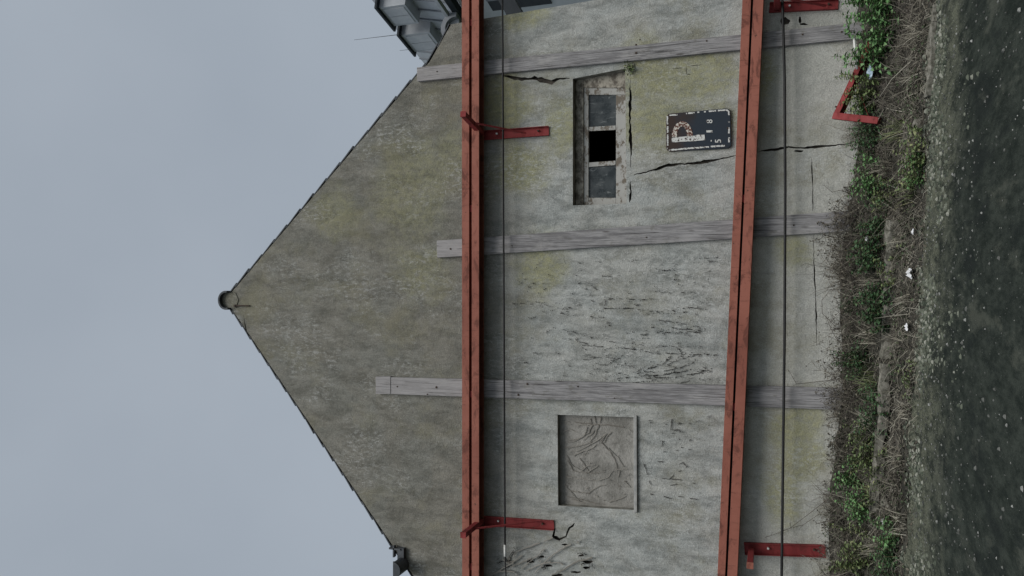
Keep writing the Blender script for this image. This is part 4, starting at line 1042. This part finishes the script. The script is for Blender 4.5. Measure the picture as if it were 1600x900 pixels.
# verge ground cover, nobody could count it
rnd = random.Random(11); b = MB(); c = MB(); lt = MB()
for i in range(9500):
    x = rnd.uniform(-5.2, 5.2); y = -rnd.betavariate(1.6, 1.5) * 2.0
    if fbm(x * 1.3, y * 1.5, 20.) < -.22: continue
    z = terrain(x, y); d = Vector((rnd.gauss(0, .8), rnd.gauss(-.25, .6), abs(rnd.gauss(.35, .35)))).normalized(); l = rnd.uniform(.06, .30) * (1.9 if rnd.random() < .12 else 1) * (1.0 if y > -1.5 else .5); p = Vector((x, min(y, -.03), z))
    q = [p, p + d * l * .5 + Vector((0, 0, .02)), p + d * l + Vector((0, 0, -.08 * l))]
    for k in q: k.y = min(k.y, -.02); k.z = max(k.z, terrain(k.x, k.y) + .004)
    (b if rnd.random() < .55 else c).tube(q, rnd.uniform(.0016, .0042), .001, 3, False)
for i in range(2600):
    x = rnd.uniform(-5.2, 5.2); k = fbm(x * 1.7, 3., 77.)
    if k < .08: continue
    y = -rnd.uniform(.03, .22); p = Vector((x, y, terrain(x, y) - .01)); l = rnd.uniform(.08, .26) * (1 + 1.1 * max(0, k)) * (1.8 if rnd.random() < .06 else 1); d = Vector((rnd.gauss(0, .45), rnd.gauss(-.1, .2), 1)).normalized()
    q = [p, p + d * l * .5, p + d * l * .8 + Vector((rnd.gauss(0, .03), 0, 0)), p + d * l + Vector((rnd.gauss(0, .07), -.02, -.05 * l))]
    for v_ in q: v_.y = min(v_.y, -.015)
    (b if rnd.random() < .5 else c).tube(q, rnd.uniform(.0018, .0042), .001, 3, False)
for i in range(5200):
    x = rnd.uniform(-5.2, 5.2); y = -rnd.betavariate(1.5, 1.3) * 2.15; p = Vector((x, min(y, -.05), 0)); p.z = terrain(p.x, p.y) + .008
    leaf(lt, p, Vector((rnd.gauss(0, 1), rnd.gauss(0, 1), rnd.gauss(0.1, .35))), rnd.uniform(.015, .06), rnd.uniform(.012, .035), rnd)
tag(b.build('dry_grass', M['straw']), 'dry straw coloured grass scattered over the verge', 'grass', kind='stuff')
tag(c.build('fallen_twigs', M['twig']), 'thin brown fallen twigs scattered over the verge', 'twigs', kind='stuff')
tag(lt.build('leaf_litter', M['litter']), 'brown leaf litter covering the verge soil', 'leaf litter', kind='stuff')
gc = MB()
for i in range(9000):
    x = rnd.uniform(-5.3, 5.3); y = -rnd.betavariate(1.2, 1.6) * 1.9
    if fbm(x * 1.6 + 3, y * 1.9, 61.) < .06: continue
    y = min(y, -.05); p = Vector((x, y, terrain(x, y) + abs(rnd.gauss(.02, .045))))
    leaf(gc, p, Vector((rnd.gauss(0, 1), rnd.gauss(-.3, 1), rnd.gauss(0.25, .4))), rnd.uniform(.02, .055), rnd.uniform(.015, .04), rnd)
tag(gc.build('ground_ivy', M['leafD']), 'low dark green ground ivy creeping through the verge', 'ground cover', kind='stuff')
gr = MB()
for i in range(4600):
    y = -1.7 - abs(rnd.expovariate(.55)); x = rnd.uniform(-5.5, 5.5)
    if y < -7.5: continue
    z = SLOPE * x + .014; s = rnd.choice([.003, .0035, .004, .005, .007, .011]) * rnd.uniform(.7, 1.4); a = rnd.uniform(0, 6.28); M3 = Matrix.Translation((x, y, z)) @ Matrix.Rotation(a, 4, 'Z')
    v = [M3 @ Vector((dx * s * rnd.uniform(.6, 1.4), dy * s * rnd.uniform(.6, 1.2), dz * s * .9)) for dx, dy, dz in ((-1, -1, 0), (1, -1, 0), (1, 1, 0), (-1, 1, 0), (-.5, -.5, 1), (.6, -.4, .9), (.5, .6, 1), (-.5, .5, .8))]
    gr.add(v, [(4, 5, 6, 7), (0, 1, 5, 4), (1, 2, 6, 5), (2, 3, 7, 6), (3, 0, 4, 7)])
tag(gr.build('grit', M['grit']), 'pale grit and crumbs scattered on the dark road', 'grit', kind='stuff')

M['moss'] = make_straw('road_edge_moss', (.036, .046, .033), (.115, .128, .098), (.27, .275, .235))
ms = MB(); rnd = random.Random(31)
for i in range(8200):
    x = rnd.uniform(-5.5, 5.5); y = -1.62 - abs(rnd.gauss(0, .8))
    if fbm(x * 1.1, y * .9, 40.) + (y + 2.2) * .25 < -.12: continue
    z = max(SLOPE * x + .012, terrain(x, y)); s_ = rnd.uniform(.008, .03); hh = s_ * rnd.uniform(.25, .75); n = 6; a0 = rnd.uniform(0, 6)
    v = [Vector((x + math.cos(a0 + k * math.pi / 3) * s_ * rnd.uniform(.6, 1.3), y + math.sin(a0 + k * math.pi / 3) * s_ * rnd.uniform(.6, 1.3), z - .002)) for k in range(n)]
    v += [Vector((x + (p.x - x) * .55, y + (p.y - y) * .55, z + hh * rnd.uniform(.6, 1.1))) for p in v]
    ms.add(v, [tuple(range(n, 2 * n))] + [(k, (k + 1) % n, (k + 1) % n + n, k + n) for k in range(n)])
tag(ms.build('moss', M['moss']), 'grey green moss cushions and crumbs along the road edge', 'moss', kind='stuff')

# ------------------------------------------------------------------ litter and loose bits
def crumple(p, s, mat, name, label, cat, seed, flat=.45):
    rnd = random.Random(seed); n = 7; b = MB()
    for j in range(n + 1):
        for i in range(n + 1):
            u, v = i / n - .5, j / n - .5; b.v.append(tuple(p + Vector((u * s * 1.3 + rnd.gauss(0, s * .05), v * s + rnd.gauss(0, s * .05), s * flat * (.5 + fbm(u * 3 + seed, v * 3, 2.)) * (1 - 2 * max(abs(u), abs(v)) * .6)))))
    b.f = [(j * (n + 1) + i, j * (n + 1) + i + 1, (j + 1) * (n + 1) + i + 1, (j + 1) * (n + 1) + i) for j in range(n) for i in range(n)]
    return tag(b.build(name, mat), label, cat)
crumple(gpx(1380, 112) + Vector((0, -.04, .10)), .13, M['blue'], 'plastic_wrapper', 'crumpled pale blue plastic wrapper among dead twigs', 'litter', 1, .7)
crumple(gpx(1430, 427) + Vector((0, -.02, .03)), .085, M['paper'], 'paper_scrap', 'white paper scrap in the verge left of the middle plank', 'litter', 2, .8)
crumple(gpx(1377, 373) + Vector((0, -.05, .14)), .05, M['paper'], 'paper_scrap', 'small white scrap caught in the brambles by the middle plank', 'litter', 3, .8)
crumple(gpx(1424, 511) + Vector((0, -.02, .03)), .07, M['paper'], 'paper_scrap', 'white scrap below the middle kerb stone', 'litter', 4, .6)
crumple(gpx(1390, 814) + Vector((0, -.04, .06)), .05, M['paper'], 'paper_scrap', 'small white scrap at the left of the verge above the road', 'litter', 5, .7)
crumple(gpx(1432, 362) + Vector((0, -.02, .03)), .05, M['paper'], 'paper_scrap', 'pale scrap at the road edge under the middle plank', 'litter', 6, .6)
b = MB(); b.tube([px(1334.5, 57, -.46), px(1336.5, 84, -.45), px(1339, 108, -.44)], .016, .015, 7); tag(b.build('white_stick', M['pvc'], smooth=True), 'short white plastic stick lying above the spare bracket', 'stick')
b = MB(); p = px(1357, -2, -.15); b.hexa([p + Vector((-.05, 0, -.04)), p + Vector((.05, 0, -.04)), p + Vector((.05, 0, .04)), p + Vector((-.05, 0, .04))], [p + Vector((-.05, .05, -.04)), p + Vector((.05, .05, -.04)), p + Vector((.05, .05, .04)), p + Vector((-.05, .05, .04))])
fixn(b.v and b.build('small_wall_box', M['pvc'], None, .006)); tag(bpy.data.objects['small_wall_box'], 'small pale box fixed to the wall foot at the right frame edge', 'box')
# stones in the verge
rnd = random.Random(77)
for i, (x, y, s, lab) in enumerate(((1420, 112, .05, 'pale stone between the dead twigs near the blue wrapper'), (1386, 786, .06, 'rounded stone by the weeds above the left road edge'), (1394, 792, .045, 'small rounded stone beside the larger one at left'), (1440, 195, .07, 'brownish stone at the road edge below the spare bracket'), (1398, 764, .04, 'small pale stone left of the long kerb stone'))):
    p = gpx(x, y); b = MB(); n = 8
    for j in range(6):
        th = math.pi * j / 5
        for k in range(n): 
            ph = 2 * math.pi * k / n; v = Vector((math.sin(th) * math.cos(ph) * 1.2, math.sin(th) * math.sin(ph), math.cos(th) * .75)); b.v.append(tuple(p + v * s * (1 + .35 * mnoise.noise(v * 1.7 + Vector((i * 7, 0, 0)))) + Vector((0, 0, s * .3))))
    b.f = [(j * n + k, j * n + (k + 1) % n, (j + 1) * n + (k + 1) % n, (j + 1) * n + k) for j in range(5) for k in range(n)]
    tag(fixn(b.build('stone', M['kerb'])), lab, 'stone', 'loose stones in the verge')
